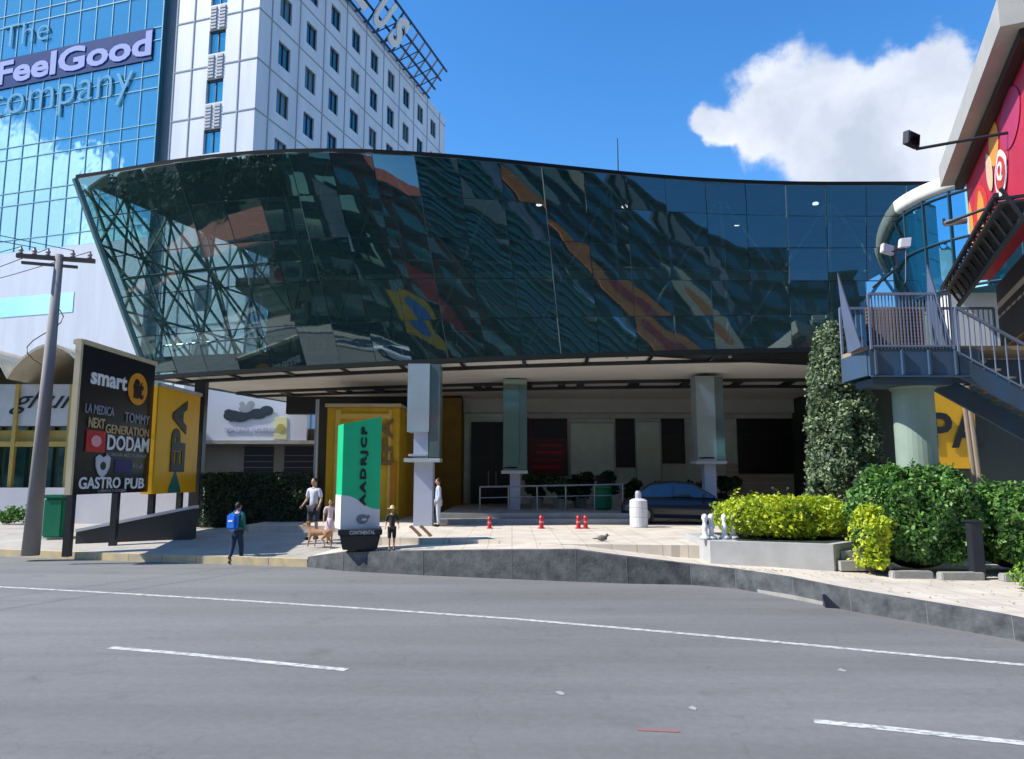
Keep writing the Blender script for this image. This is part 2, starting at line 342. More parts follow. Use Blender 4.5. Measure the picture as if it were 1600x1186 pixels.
# pavement top height along the kerb (metres above the road)
def paving_mat():
    m = bpy.data.materials.new('paving'); m.use_nodes = True; t = m.node_tree; L = t.links.new; b = t.nodes['Principled BSDF']
    tc = N(t, 'ShaderNodeTexCoord'); br = N(t, 'ShaderNodeTexBrick'); L(tc.outputs['Object'], br.inputs['Vector'])
    br.inputs['Scale'].default_value = 1.0; br.inputs['Mortar Size'].default_value = .012; br.inputs['Brick Width'].default_value = .6; br.inputs['Row Height'].default_value = .6; br.offset = 0
    br.inputs['Color1'].default_value = (.64, .565, .47, 1); br.inputs['Color2'].default_value = (.59, .52, .43, 1); br.inputs['Mortar'].default_value = (.42, .37, .31, 1)
    nz = N(t, 'ShaderNodeTexNoise'); nz.inputs['Scale'].default_value = 1.3; nz.inputs['Detail'].default_value = 7; L(tc.outputs['Object'], nz.inputs[0])
    mr = N(t, 'ShaderNodeMapRange'); L(nz.outputs['Fac'], mr.inputs[0]); mr.inputs[1].default_value = .3; mr.inputs[2].default_value = .7; mr.inputs[3].default_value = .8; mr.inputs[4].default_value = 1.08
    mx = N(t, 'ShaderNodeVectorMath', operation='SCALE'); L(br.outputs['Color'], mx.inputs[0]); L(mr.outputs[0], mx.inputs['Scale']); L(mx.outputs[0], b.inputs['Base Color']); b.inputs['Roughness'].default_value = .8
    return m
M_pave = paving_mat()
def top_z(x):
    T = [(-100,.2),(-5.6,.2),(-4.25,.45),(-1.5,.60),(1.4,.70),(4.2,.40),(5.6,.38),(7,.33),(9,.30),(30,.30)]
    for (a, za), (b, zb) in zip(T, T[1:]):
        if a <= x <= b: return za + (zb-za)*(x-a)/(b-a)
    return .3
# left pavement (slopes gently up from the kerb), right pavement, plaza
kl = [p for p in KB if p.x < -5.0]; 
mb = MB(); vs = []; n = len(kl)
for p in kl: vs += [(p.x, p.y+.16, .2), (p.x, max(p.y+3.4, 24.5), .5), (p.x, 70, .55)]
fs = []
for i in range(n-1):
    for j in range(2): a = 3*i+j; fs.append((a, a+3, a+4, a+1))
mb.add(vs, fs); 
xe = kl[-1].x; 
mb.add([(xe,kl[-1].y+.16,.2),(-4.3,19.3,.2),(-4.3,24.5,.5),(xe,24.5,.5),(-4.3,70,.55),(xe,70,.55)], [(0,1,2,3),(3,2,4,5)])
tag(mb.build('left_pavement', mat('grey paving', (.40, .37, .33), .85, var=.2, vs=1.2, bump=.2)), kind='structure')
mb = MB()   # yellow kerb, blocks with joints
M_kerbY = mat('faded yellow kerb', (.62, .48, .24), .8, c2=(.42, .37, .28), vs=3)
for p, q in zip(kl, kl[1:]):
    if p.x < -40: continue
    d = q - p; L_ = d.length; k = max(1, int(L_/1.0)); nn = Vector((-d.y, d.x, 0)).normalized()*.17
    for i in range(k):
        a = p + d*(i/k) + d*.004; e = d/k*.985
        mb.obox((a.x, a.y, -.02), (e.x, e.y, 0), nn, (0, 0, .225))
tag(mb.build('yellow_kerb', M_kerbY), kind='structure')
kr = [p for p in KB if -5.6 < p.x < 30]
mb = MB(); vs = []; fs = []
for p in kr:
    z = top_z(p.x); vs += [(p.x, p.y, -.02), (p.x, p.y+.03, z), (p.x+.02, p.y+.25, z+.004)]
for i in range(len(kr)-1):
    for j in range(2): a = 3*i+j; fs.append((a, a+3, a+4, a+1))
mb.add(vs, fs)
M_kerbD = mat('painted black kerb wall', (.03, .033, .038), .75, c2=(.13, .135, .14), vs=3.2, bump=.5, bs=14)
tag(mb.build('dark_kerb_wall', M_kerbD), kind='structure')
mb = MB()
cum = 0
for p, q in zip(kr, kr[1:]):
    d = (q-p); n_ = max(1, int(d.length/1.2))
    for i in range(n_): a = p + d*(i/n_); z = top_z(a.x); e = d.normalized(); mb.obox((a.x, a.y-.006, 0.0), e*.010, (0, .02, 0), (0, .03, z))
tag(mb.build('kerb_joints', M_seam), kind='structure')
# front pavement
mb = MB(); fs = []; vs = []
for p in kr: z = top_z(p.x); vs += [(p.x+.02, p.y+.25, z), (p.x+.02, max(p.y+3, 20), z), (p.x + (6 if p.x > 9 else .02), 60, z)]
for i in range(len(kr)-1):
    for j in range(2): a = 3*i+j; fs.append((a, a+3, a+4, a+1))
mb.add(vs, fs); tag(mb.build('front_pavement', M_pave), kind='structure')
# sloped grey end block of the pavement (between yellow kerb and dark wall)
# plaza platform
mb = MB(); mb.prism([(-4.2,20.6),(-1,19.6),(1.2,18.3),(3,18.1),(4.8,17.9),(4.8,20.2),(11.5,20.2),(26,24),(26,60),(-9,60),(-9,25.2),(-4.2,24.9)], .2, .716)
tag(mb.build('plaza', M_pave), kind='structure')
mb = MB(); mb.box(-2.5, 4.2, 26, 36, .7, 1.08); mb.box(-2.5, 4.2, 25.6, 26, .7, .9)
tag(mb.build('terrace', mat('dark terrace', (.30, .30, .29), .8, var=.2)), kind='structure')
# opposite pavement behind the camera
mb = MB(); mb.box(-90, 90, -16, -8.5, -.02, .16); tag(mb.build('opposite_pavement', M_conc), kind='structure')
# storm drain in the kerb
p = pZ(1308, 948, 0); dr = thing('storm_drain', 'black open storm drain inlet in the foot of the pale kerb', 'drain', (p.x, p.y, 0))
mb = MB(); mb.hexa([(p.x-.26,p.y-.12,.003),(p.x+.30,p.y-.34,.003),(p.x+.34,p.y-.05,.003),(p.x-.2,p.y+.14,.003),(p.x-.26,p.y-.12,.012),(p.x+.30,p.y-.34,.012),(p.x+.34,p.y-.05,.2),(p.x-.2,p.y+.14,.2)]); mb.build('opening', M_black, dr)
a = pZ(1170, 921, 0); b = pZ(1290, 944, 0)
mb = MB(); mb.bar((a.x, a.y-.12, .03), (b.x, b.y-.12, .03), .14, .06); mb.build('gutter_lip', M_conc, dr)
# ------------------------------------------------------------------ white hotel block behind
C0 = Vector((-15.05, 40.8, 0)); dR = Vector((.29, .957, 0)).normalized(); dL = Vector((-.957, .29, 0)).normalized()
nR = Vector((.957, -.29, 0)).normalized(); nL = Vector((-.29, -.957, 0)).normalized()
ht = thing('hotel_block', 'tall white hotel block with rows of square dark windows behind the glass hall', 'building', C0)
UP = Vector((0, 0, 1)); FL = 3.18; ROOF = 37.2; ZB = 26.4 - 3.18*7   # floor lines
mb = MB()   # right face wall with window openings cut as a grid
def grid_wall(mb, P, d, n, xs, zs, holes, depth=.28):
    """wall in cells; cells in holes are recessed reveals"""
    for i in range(len(xs)-1):
        for j in range(len(zs)-1):
            a = P + d*xs[i] + UP*zs[j]; b = P + d*xs[i+1] + UP*zs[j]; c = P + d*xs[i+1] + UP*zs[j+1]; e = P + d*xs[i] + UP*zs[j+1]
            if (i, j) in holes:
                q = -n*depth; mb.add([a,b,c,e,a+q,b+q,c+q,e+q], [(0,1,5,4),(1,2,6,5),(2,3,7,6),(3,0,4,7)])
            else: mb.add([a,b,c,e], [(0,1,2,3)])
BAY = 2.95; nb = 9; Lr = 1.25 + BAY*nb + 1.4
xs = [0]; winR = []
for k in range(nb):
    x = 1.25 + BAY*k + .78; xs += [x, x+1.25]; winR.append(x)
xs.append(Lr)
zs = [0]; winz = []
f0 = 26.4 - 1.9
k0 = -7
zf = [f0 + FL*k for k in range(-7, 4)]
for z in zf:
    if z < .5: continue
    zs += [z, z+1.55]; winz.append(z)
zs.append(ROOF)
holes = {(i, j) for i in range(1, len(xs)-1, 2) for j in range(1, len(zs)-1, 2)}
grid_wall(mb, C0, dR, nR, xs, zs, holes)
xl = [0, 2.3, 3.5, 5.95]; hl = {(1, j) for j in range(1, len(zs)-1, 2)}
grid_wall(mb, C0, dL, nL, xl, zs, hl)
B = C0 + dR*Lr; D = C0 + dL*5.95
mb.add([B, B+dL*18, B+dL*18+UP*ROOF, B+UP*ROOF], [(0,1,2,3)])
mb.add([C0+UP*ROOF, B+UP*ROOF, B+dL*18+UP*ROOF, C0+dL*18+UP*ROOF], [(0,1,2,3)])
# sill aprons below each window of the street end (ribbed vertical strips)
mb.build('wall', M_whitepanel, ht)
mb = MB()
for k in range(len(xl)): pass
for z in winz:   # ribs between the end-face windows
    for s in (2.38, 3.02):
        o = C0 + dL*s + nL*.003 + UP*(z+1.58); mb = MB(); mb.obox(o, dL*.42, nL*.03, UP*1.5)
        for i in range(7): mb.obox(C0 + dL*s + nL*.033 + UP*(z+1.62+i*.21), dL*.42, nL*.04, UP*.12)
        if z > 15: mb.build('ribbed_strip', mat('grey rib', (.36, .37, .40), .6), ht)
M_seamH = mat('soft joint', (.30, .32, .36), .8)
mb = MB()
for k in range(nb+1): o = C0 + dR*(1.25+BAY*k-.04); mb.obox(o, dR*.09, nR*.035, UP*ROOF)
for s in (1.2, 4.6, 5.9): o = C0 + dL*s; mb.obox(o, dL*.08, nL*.035, UP*ROOF)
for z in winz: 
    zz = z + 2.35
    if zz > ROOF: continue
    mb.obox(C0 + UP*zz - nR*0, dR*Lr, nR*.03, UP*.08); mb.obox(C0 + UP*zz, dL*5.95, nL*.03, UP*.08)
mb.build('panel_joints', M_seamH, ht)
fr = None
for z in winz:
    if z < 15: continue
    for x in winR:
        o = C0 + dR*x + UP*z - nR*.2; m1 = MB(); m1.obox(o, dR*1.25, nR*.03, UP*1.55); wn = m1.build('window', (M_winO, M_winO, mirror('curtained window', (.10, .14, .14), (.35, .6, .65), .25, .08) if 'curtained window' not in MATS else MATS['curtained window'])[random.randrange(3)], ht)
        m2 = MB(); 
        for a, b in ((0, .07), (1.18, .07), (.6, .05)): m2.obox(o + dR*a + nR*.035, dR*b, nR*.05, UP*1.55)
        m2.build('frame', M_dark, wn)
    o = C0 + dL*2.3 + UP*z - nL*.2; m1 = MB(); m1.obox(o, dL*1.2, nL*.03, UP*1.55); wn = m1.build('window', mirror('teal window', (.01, .16, .2), (.4, .8, .9), .4, .05) if 'teal window' not in MATS else MATS['teal window'], ht)
    m2 = MB(); m2.obox(o + dL*.58 + nL*.035, dL*.06, nL*.05, UP*1.55); m2.obox(o + nL*.035 + UP*1.4, dL*1.2, nL*.05, UP*.15); m2.build('frame', M_dark, wn)
# roof sign frame leaning out over the long side
sg = MB(); za = ROOF; Ls = Lr - 4.6
O = C0 + UP*ROOF
def rp(x, a): return O + dR*x + nR*(.3 + 1.7*a) + UP*(-.2 + 2.3*a)   # a: 0 inner low edge, 1 outer high edge
for a in (0, .33, .66, 1): sg.bar(rp(0, a), rp(Ls, a), .14)
k = 0
while k*1.4 <= Ls: sg.bar(rp(k*1.4, 0), rp(k*1.4, 1), .12); sg.bar(O + dR*k*1.4 - UP*.1, rp(k*1.4, 0), .1); k += 1
for k in range(int(Ls/1.4)):
    if k > 9: sg.bar(rp(k*1.4, .0), rp(k*1.4+1.4, .66), .08)
sg.build('roof_sign_frame', mat('navy steel', (.02, .035, .07), .5), ht)
ud = (rp(0, 1) - rp(0, 0)).normalized()
for ch, x in (('L', 10.6), ('U', 13.3), ('S', 16.0)):
    text('roof_letter', ch, rp(x, .5) + dR.cross(ud)*.1, dR, ud, 1.7, 2.4, M_lwhite, ht, .15, bold=.04)
# ------------------------------------------------------------------ blue glass tower with banner lettering
TW = C0 + dL*6.9; ZT = 16.5
tw = thing('glass_tower', 'blue mirror glass office tower carrying a huge printed slogan', 'building', TW)
mb = MB(); mb.obox(C0 + dL*5.95 - nL*.4, dL*.95, nL*.2, UP*60); mb.build('recess_strip', mat('slate strip', (.10, .13, .15), .5), tw)
mb = MB(); mb.obox(TW + UP*ZT - nL*8, dL*26, nL*8.1, UP*44); mb.build('curtain_glass', M_tower, tw)
mb = MB(); HS = 1.33
for k in range(20): mb.obox(TW + dL*(HS*k) + nL*.1 + UP*ZT, dL*.045, nL*.05, UP*44)
zz = ZT
while zz < ZT+43: 
    mb.obox(TW + nL*.1 + UP*zz, dL*26, nL*.06, UP*.05); mb.obox(TW + nL*.1 + UP*(zz+.85), dL*26, nL*.06, UP*.04); zz += FL
mb.build('mullion_grid', mat('pale mullion', (.20, .46, .56), .5), tw)
mb = MB(); mb.obox(TW - nL*8, dL*26, nL*8.2, UP*ZT); mb.build('podium_wall', M_whitepanel, tw)
mb = MB(); mb.obox(TW + dL*5.3 + UP*12.3 + nL*.2, dL*20, nL*.03, UP*1.25); mb.build('strip_window', mirror('teal strip', (.01, .18, .24), (.5, .85, .95), .5, .04), tw)
def twp(u, v, off=.18):   # point on the tower face seen at a photo position
    d = ray(u, v); P = TW + nL*off; t = (P - Vector((0, 0, CAMZ))).dot(nL) / d.dot(nL); return Vector((0, 0, CAMZ)) + d*t
a = twp(240, 43); b = twp(-40, 95)
zt = a.z; zb = twp(240, 92).z
sa = (a - TW).dot(dL)
mb = MB(); mb.obox(TW + dL*sa + nL*.17 + UP*zb, dL*16, nL*.02, UP*(zt-zb)); mb.build('banner_band', mat('banner blue', (.008, .045, .17), .6, spec=.1), tw)
xd = -dL
wl = (twp(16, 110) - twp(238, 70)).length
def tw_text(body, u0, v0, u1, v1, h, shift=0, m=M_lwhite, bold=.0):
    p0 = twp(u0, v0); p1 = twp(u1, v1); c = (p0+p1)/2; c.z = (p0.z+p1.z)/2; wdt = (Vector((p1.x-p0.x, p1.y-p0.y, 0))).length
    text('banner_text', body, c + nL*.03, xd, UP, wdt, h, m, tw, .03, bold=bold)
M_ban = mat('banner lettering', (.36, .40, .68), .7, var=.03, spec=.1); M_banT = mat('banner thin lettering', (.14, .36, .55), .7, var=.03, spec=.1)
tw_text('FeelGood', -3, 117, 238, 66, (zt-zb)*.80, m=M_ban, bold=.03)
tw_text('The', 5, 58, 78, 45, 1.6, m=M_banT, bold=-.012)
tw_text('company', -14, 166, 207, 147, 2.15, m=M_banT, bold=-.012)
# ------------------------------------------------------------------ the glass hall
bot = [(230,588,6.0),(350,585,6.0),(470,578,6.03),(640,568,6.14),(800,556,6.34),(1000,552,6.38),(1200,549,6.4),(1420,546,6.5)]
top = [(118,280),(250,258),(400,243),(500,237),(620,239),(700,248),(850,262),(1000,277),(1150,286),(1300,289),(1430,290)]
ZTOP = 12.7
def ztop(x): return 12.7 + .75*max(0, min(1, (6 - x)/14))
Pb = np.array([pZ(u, v, z)[:] for u, v, z in bot]); Pt = np.array([pZ(u, v, ztop((u-800)/50))[:] for u, v in top])
fb = np.polyfit(Pb[:,0], Pb[:,1], 3); fbz = np.polyfit(Pb[:,0], Pb[:,2], 2); ft = np.polyfit(Pt[:,0], Pt[:,1], 5); ftz = np.polyfit(Pt[:,0], Pt[:,2], 3)
XB0, XB1, XT0, XT1 = Pb[0,0], 14.2, Pt[0,0], 15.6
def bp(t): x = XB0 + (XB1-XB0)*t; return Vector((x, np.polyval(fb, x) if x < 12.5 else np.polyval(fb, 12.5), np.polyval(fbz, min(x, 12))))
def tp(t): x = XT0 + (XT1-XT0)*t; return Vector((x, np.polyval(ft, min(x, 14)), float(np.polyval(ftz, min(x, 14)))))
def fp(t, s): return bp(t).lerp(tp(t), s)
gh = thing('glass_hall', 'dark glass shopping hall whose faceted front leans out over the entrance', 'building', (0, 30, .7))
NC, NRW = 22, 5
def fnorm(t, s): a = fp(min(t+.01, 1), s) - fp(max(t-.01, 0), s); b = tp(t) - bp(t); return a.cross(b).normalized()
mb = MB()
for i in range(NC):
    for j in range(NRW):
        t0, t1, s0, s1 = i/NC, (i+1)/NC, j/NRW, (j+1)/NRW
        n = fnorm((t0+t1)/2, (s0+s1)/2); g = .0012
        q = [fp(t0+g*.3, s0+g), fp(t1-g*.3, s0+g), fp(t1-g*.3, s1-g), fp(t0+g*.3, s1-g)]
        k1, k2 = random.gauss(0, .006), random.gauss(0, .006)
        offs = [-k1-k2, k1-k2, k1+k2, -k1+k2]; q = [p + n*o for p, o in zip(q, offs)]; K = 4
        mb.add([q[0].lerp(q[1], a/K).lerp(q[3].lerp(q[2], a/K), b/K) for b in range(K+1) for a in range(K+1)], [(b*(K+1)+a, b*(K+1)+a+1, (b+1)*(K+1)+a+1, (b+1)*(K+1)+a) for b in range(K) for a in range(K)])
mb.build('facade_glass', M_facade, gh, smooth=True)
mb = MB()
for i in range(0, NC+1):
    big = i % 3 == 0
    for j in range(NRW*2):
        t = i/NC; n = fnorm(t, j/NRW/2)
        if big or j % 1 == 0:
            mb.bar(fp(t, j/(NRW*2)) - n*.03, fp(t, (j+1)/(NRW*2)) - n*.03, .06 if big else .012, .04)
for j in range(NRW+1):
    for i in range(NC):
        n = fnorm(i/NC, j/NRW); mb.bar(fp(i/NC, j/NRW) - n*.03, fp((i+1)/NC, j/NRW) - n*.03, .06 if j in (0, NRW) else .010, .04)
mb.build('mullions', mat('steel mullion', (.05, .075, .075), .5), gh)
# lattice of steel braces just inside the glass
mb = MB()
def inn(t, s, d=.55): return fp(t, s) - fnorm(t, s)*d
nbay = 8
for i in range(4):
    mb.tube([inn(i/nbay, 0), inn(i/nbay, 1)], .07, 6)
for i in range(nbay):
    a, b, m_ = i/nbay, (i+1)/nbay, (i+.5)/nbay
    if i < 3:
        for s0, s1 in ((0, .5), (.5, 1)):
            mb.tube([inn(a, s0), inn(m_, s1)], .045, 6); mb.tube([inn(m_, s0), inn(a, s1)], .045, 6)
            mb.tube([inn(m_, s0), inn(b, s1)], .045, 6); mb.tube([inn(b, s0), inn(m_, s1)], .045, 6)
for s in (.03, .5, .97): mb.tube([inn(i/24, s) for i in range(10)], .06, 6)
mb.build('front_lattice', M_truss, gh)
for i in range(3, nbay):
    a, b = i/nbay, (i+1)/nbay; mb = MB(); mb.tube([inn(a, .03), inn(b, .97)], .055, 6); mb.tube([inn(b, .03), inn(a, .97)], .055, 6)
    mb.tube([inn(a, 0), inn(a, 1)], .06, 6)
    for s in (.03, .5, .97): mb.tube([inn(a+(b-a)*k/3, s) for k in range(4)], .05, 6)
    mb.build('cross_brace', mat('lit teal brace', (.34, .46, .45), .6), gh)  # paler copy of the lattice steel, front light painted into its colour
SBk = Vector((-10.4, 38.7, 6.0)); STk = Vector((-11.6, 38.7, 13.4))
def sd_(t, s): return bp(0).lerp(SBk, t).lerp(tp(0).lerp(STk, t), s)
mb = MB()
for i in range(6):
    for j in range(3): mb.add([sd_(i/6+.002, j/3+.002), sd_((i+1)/6-.002, j/3+.002), sd_((i+1)/6-.002, (j+1)/3-.002), sd_(i/6+.002, (j+1)/3-.002)], [(0,1,2,3)])
mb.build('side_glass', M_side, gh)
mb = MB()
for i in range(7): mb.tube([sd_(i/6, 0), sd_(i/6, 1)], .05 if i else .12, 6)
for j in range(4): mb.tube([sd_(0, j/3), sd_(1, j/3)], .05, 6)
for i in range(6):
    for j in range(3): mb.tube([sd_(i/6, j/3), sd_((i+1)/6, (j+1)/3)], .06, 6); mb.tube([sd_((i+1)/6, j/3), sd_(i/6, (j+1)/3)], .06, 6)
mb.build('side_lattice', M_truss, gh)
# roof
fr_t = [tp(i/30) for i in range(31)]
mb = MB(); poly = [(p.x, p.y) for p in fr_t] + [(19, 24.5), (19, 39), (-11.6, 39)]
zr = lambda p: float(np.polyval(ftz, max(-15, min(p[0], 14)))); mb.prism(poly, lambda p: zr(p)+.01, lambda p: zr(p)+.15); mb.build('roof', mat('roof soffit', (.006, .010, .010), .8, spec=.15), gh)
mb = MB(); mb.tube([(4.9, 34, 13), (4.9, 34, 16)], .05, 6); mb.tube([(4.9, 34, 16), (4.9, 34, 18)], .025, 6)
# interior floors, core wall, columns
fr_b = [bp(i/30) for i in range(31)]
mb = MB(); poly = [(p.x, p.y+.35) for p in fr_b] + [(16, 26), (16, 38.5), (-10.4, 38.5)]
mb.prism(poly, 6.62, 6.78); mb.build('floor_slab', mat('floor slab', (.06, .07, .065), .7), gh)
mb = MB(); mb.prism([(-10.6, 27.6), (2, 26.6), (13, 26.6), (13, 32.5), (-10.6, 32.5)], 9.5, 9.9)
mb.box(-7.5, 13, 30.5, 31, 9.0, 9.5); mb.build('mezzanine', mat('mezzanine edge', (.60, .60, .54), .7), gh)
mb = MB(); mb.box(-11.0, 16, 32.6, 32.9, 6.8, ZTOP); mb.box(-11.0, -10.7, 32.9, 38, 6.8, ZTOP); mb.build('core_wall', M_darkgreen, gh)
mb = MB()
for x in (-8.6, -3.5, 1.5, 6.5, 11.5): mb.box(x-.22, x+.22, 29.8, 30.24, 6.8, ZTOP)
mb.build('interior_columns', mat('interior column', (.22, .23, .22), .7), gh)
mb = MB()
for k in range(7):   # ceiling ducts and beams
    y = 25.5 + k*1.25; mb.box(-11 + .3*k, 15, y, y+.18, 12.2, 12.75)
mb.build('ceiling_beams', mat('ceiling beam', (.04, .06, .06), .6), gh)
mb = MB()
for x, y in ((1, 26.3), (4.2, 26.5), (7.6, 27), (11.2, 26.2), (9, 28.5)):
    mb.lathe([(.10, .06), (.11, 0)], (x, y, 12.3), 12)
mb.build('ceiling_lamps', mat('lamp', (.9, .9, 1), .5, emit=1.2), gh)
# glass balustrade behind the front, along the hall floor
mb = MB(); mb.tube([inn(i/24, .16, 1.4) for i in range(25)], .04, 6)
for i in range(25): a = inn(i/24, .16, 1.4); mb.bar((a.x, a.y, 6.78), a, .04)
mb.build('hall_railing', M_steel, gh)
# under-hall soffit: dark void with white plates below it
def off(t, d): p = bp(t); q = p + Vector((.04*d, d, 0)); q.z = 6.05 if d > 0 else p.z; return q
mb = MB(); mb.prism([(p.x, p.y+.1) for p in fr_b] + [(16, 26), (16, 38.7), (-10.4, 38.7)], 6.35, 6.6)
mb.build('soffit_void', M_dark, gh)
def band(d0, d1, t0=0., t1=1., segs=None, gap=0, zo=0.):
    m = MB(); K = segs or 40
    for i in range(K):
        a, b = t0 + (t1-t0)*i/K, t0 + (t1-t0)*(i+1)/K - gap
        P = []
        for t, d in ((a, d0), (b, d0), (b, d1), (a, d1)):
            p = bp(t); lim = -10.4 - 2.9*(38.7-(p.y+d))/11.7 ; z = 6.02 + (p.z - 6.0)*max(0, 1 - d/9) + zo
            P.append(Vector((max(p.x + .05*d, lim if t < .5 else -99), p.y+d, z)))
        m.hexa([P[0], P[3], P[2], P[1]] + [q + UP*.08 for q in (P[0], P[3], P[2], P[1])])
    return m
for d0, d1, sg_, gp in ((.12, 1.25, 40, 0), (1.55, 5.2, 40, 0), (5.5, 6.7, 9, .012), (7.0, 11.2, 40, 0)):
    band(d0, d1, .0, 1, sg_, gp, 0 if d0 < 6.9 else -.02).build('soffit_panel', M_soffit, gh)
def sp(t, d, z=5.985):
    p = bp(t); lim = -10.4 - 2.9*(38.7-(p.y+d))/11.7; return Vector((max(p.x + .05*d, lim if t < .5 else -99), p.y+d, z + (p.z - 6.0)*max(0, 1 - d/9)))
for d in (1.4, 5.35, 6.85):  # dark bars added inside the slots so the gaps read as dark lines
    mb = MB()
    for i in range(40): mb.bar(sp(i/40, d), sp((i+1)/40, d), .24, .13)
    mb.build('soffit_dark_slot', M_dark, gh)
for i in range(13):
    t = (i+.5)/13; mb = MB(); mb.bar(sp(t, 5.47), sp(t, 6.73), .30, .11); mb.build('soffit_crossbar', M_dark, gh); mb = MB(); mb.bar(sp(t, .2), sp(t, 1.28), .12, .08); mb.build('soffit_crossbar', M_dark, gh)
mb = MB()
for i in range(40): mb.bar(bp(i/40) + Vector((0, 0, .0)), bp((i+1)/40), .16, .16)
mb.build('bottom_rail', mat('dark rail', (.008, .012, .012), .7, spec=.2), gh)
# shop wall below the hall
WY = 35.5
def W(u, v, Y=WY): return pY(u, v, Y)
mb = MB(); mb.box(-2.3, 20, WY, WY+.3, .7, 6.1); mb.build('shop_wall', M_wallgg, gh)
mb = MB(); mb.box(-2.3, 20, WY-.5, WY-.02, 5.35, 6.0); mb.box(.8, 20, WY-.25, WY-.02, 5.1, 5.34); mb.build('frieze', M_frieze, gh)
mb = MB()
for z in np.arange(1.1, 3.0, .32): mb.box(10.2, 20, WY-.05, WY-.01, z, z+.27)
mb.build('stone_bands', mat('banded stone', (.55, .49, .41), .8), gh)
def opening(u0, u1, v0, v1, name, m, fm=M_dark, bars=0, Y=WY-.06):
    a = W(u0, v1, Y); b = W(u1, v0, Y); m1 = MB(); m1.box(a.x, b.x, Y-.02, Y, a.z, b.z); o = m1.build(name, m, gh)
    f = MB(); t = .07
    f.box(a.x-t, a.x, Y-.08, Y, a.z, b.z); f.box(b.x, b.x+t, Y-.08, Y, a.z, b.z); f.box(a.x-t, b.x+t, Y-.08, Y, b.z, b.z+t); f.box(a.x-t, b.x+t, Y-.08, Y, a.z-t, a.z)
    for k in range(bars): x = a.x + (b.x-a.x)*(k+1)/(bars+1); f.box(x-.03, x+.03, Y-.06, Y-.025, a.z, b.z)
    if bars >= 0 and b.z-a.z > 1.5: f.box(a.x, b.x, Y-.055, Y-.024, a.z+(b.z-a.z)*.58, a.z+(b.z-a.z)*.58+.06)
    f.build('frame', fm, o); return o, a, b
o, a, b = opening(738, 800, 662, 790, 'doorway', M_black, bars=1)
m1 = MB(); xm = (a.x+b.x)/2
for dx in (-.18, .18): m1.tube([(xm+dx, WY-.16, 1.9), (xm+dx, WY-.16, 2.6)], .025, 6); m1.tube([(xm+dx, WY-.16, 1.95), (xm+dx, WY-.06, 1.95)], .015, 5); m1.tube([(xm+dx, WY-.16, 2.55), (xm+dx, WY-.06, 2.55)], .015, 5)
m1.build('handle', M_steel, o)
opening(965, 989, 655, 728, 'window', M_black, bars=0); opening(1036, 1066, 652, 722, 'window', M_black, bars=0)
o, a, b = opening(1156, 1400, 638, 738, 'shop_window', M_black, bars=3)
opening(893, 958, 662, 770, 'wall_panel', mat('green stone panel', (.62, .76, .68), .5), M_frieze, bars=-1); opening(996, 1030, 660, 770, 'wall_panel', MATS['green stone panel'], M_frieze, bars=-1)
o, a, b = opening(826, 884, 655, 742, 'display_window', mat('dark red display', (.12, .008, .012), .4), bars=0)
m1 = MB(); m1.box(a.x+.1, b.x-.1, WY-.2, WY-.1, a.z+1.75, a.z+2.6); m1.build('display_screen', M_black, o)
for k in range(4): m1 = MB(); m1.box(a.x+.15+.1*k, b.x-.3+.05*k, WY-.12, WY-.09, a.z+.3+.35*k, a.z+.42+.35*k); m1.build('display_stripe', mat('dull red', (.3, .03, .03), .5) if k % 2 else M_red, o)
mb = MB(); mb.box(-4.1, -2.3, 33.5, WY+.3, .7, 5.9); mb.build('side_wall', mat('shaded ochre wall', (.22, .13, .01), .7, var=.2), gh)  # yellow wall in shadow, its shade put into a darker ochre
mb = MB(); mb.box(-10.4, -2.3, 33.9, 34.4, 5.2, 6.0); mb.build('dark_beam', M_dark, gh)
# columns under the hall: slim post, collar plate, wide glass sleeve
def column(x, y, r, rs, zc, zt, glassy, sm):
    m1 = MB(); m1.box(x-r, x+r, y-r, y+r, .7, zc); c = m1.build('column', mat('blue grey column', (.44, .47, .58), .5, var=.06), gh)
    m1 = MB(); m1.box(x-rs, x+rs*.35, y-rs, y+rs*.6, zc+.9 if glassy else zc, zt); m1.build('sleeve', sm, c)
    m1 = MB(); m1.box(x+rs*.36, x+rs, y-rs*.9, y+rs*.6, zc+.05, zt); m1.build('sleeve_glass', mirror('sleeve glass', (.13, .18, .17), (.6, .75, .75), .35, .08) if 'sleeve glass' not in MATS else MATS['sleeve glass'], c)
    m1 = MB(); m1.box(x-rs*.6, x+rs*.3, y-rs*.8, y+rs*.5, zc, zt); m1.build('sleeve_core', MATS['blue grey column'], c)
    m1 = MB(); m1.box(x-rs*1.15, x+rs*1.05, y-rs*1.1, y+rs*.7, zc-.1, zc+.02); m1.box(x-rs*.9, x+rs*.2, y-rs, y+rs*.5, zc+.1, zc+.16); m1.build('collar', mat('collar steel', (.42, .45, .48), .35), c)
column(-2.95, 25.1, .31, .54, 2.92, 6.1, True, mirror('pale glass sleeve', (.42, .52, .56), (.8, .95, 1), .30, .08))
column(.12, 29.0, .20, .46, 2.55, 6.1, False, mirror('green glass sleeve', (.13, .19, .17), (.6, .8, .8), .30, .06))
column(7.45, 28.2, .22, .52, 2.9, 6.1, False, mirror('grey glass sleeve', (.32, .40, .40), (.7, .85, .9), .30, .06))
mb = MB(); mb.box(-2.28, -1.98, 25.4, 25.5, 5.9, 6.1)
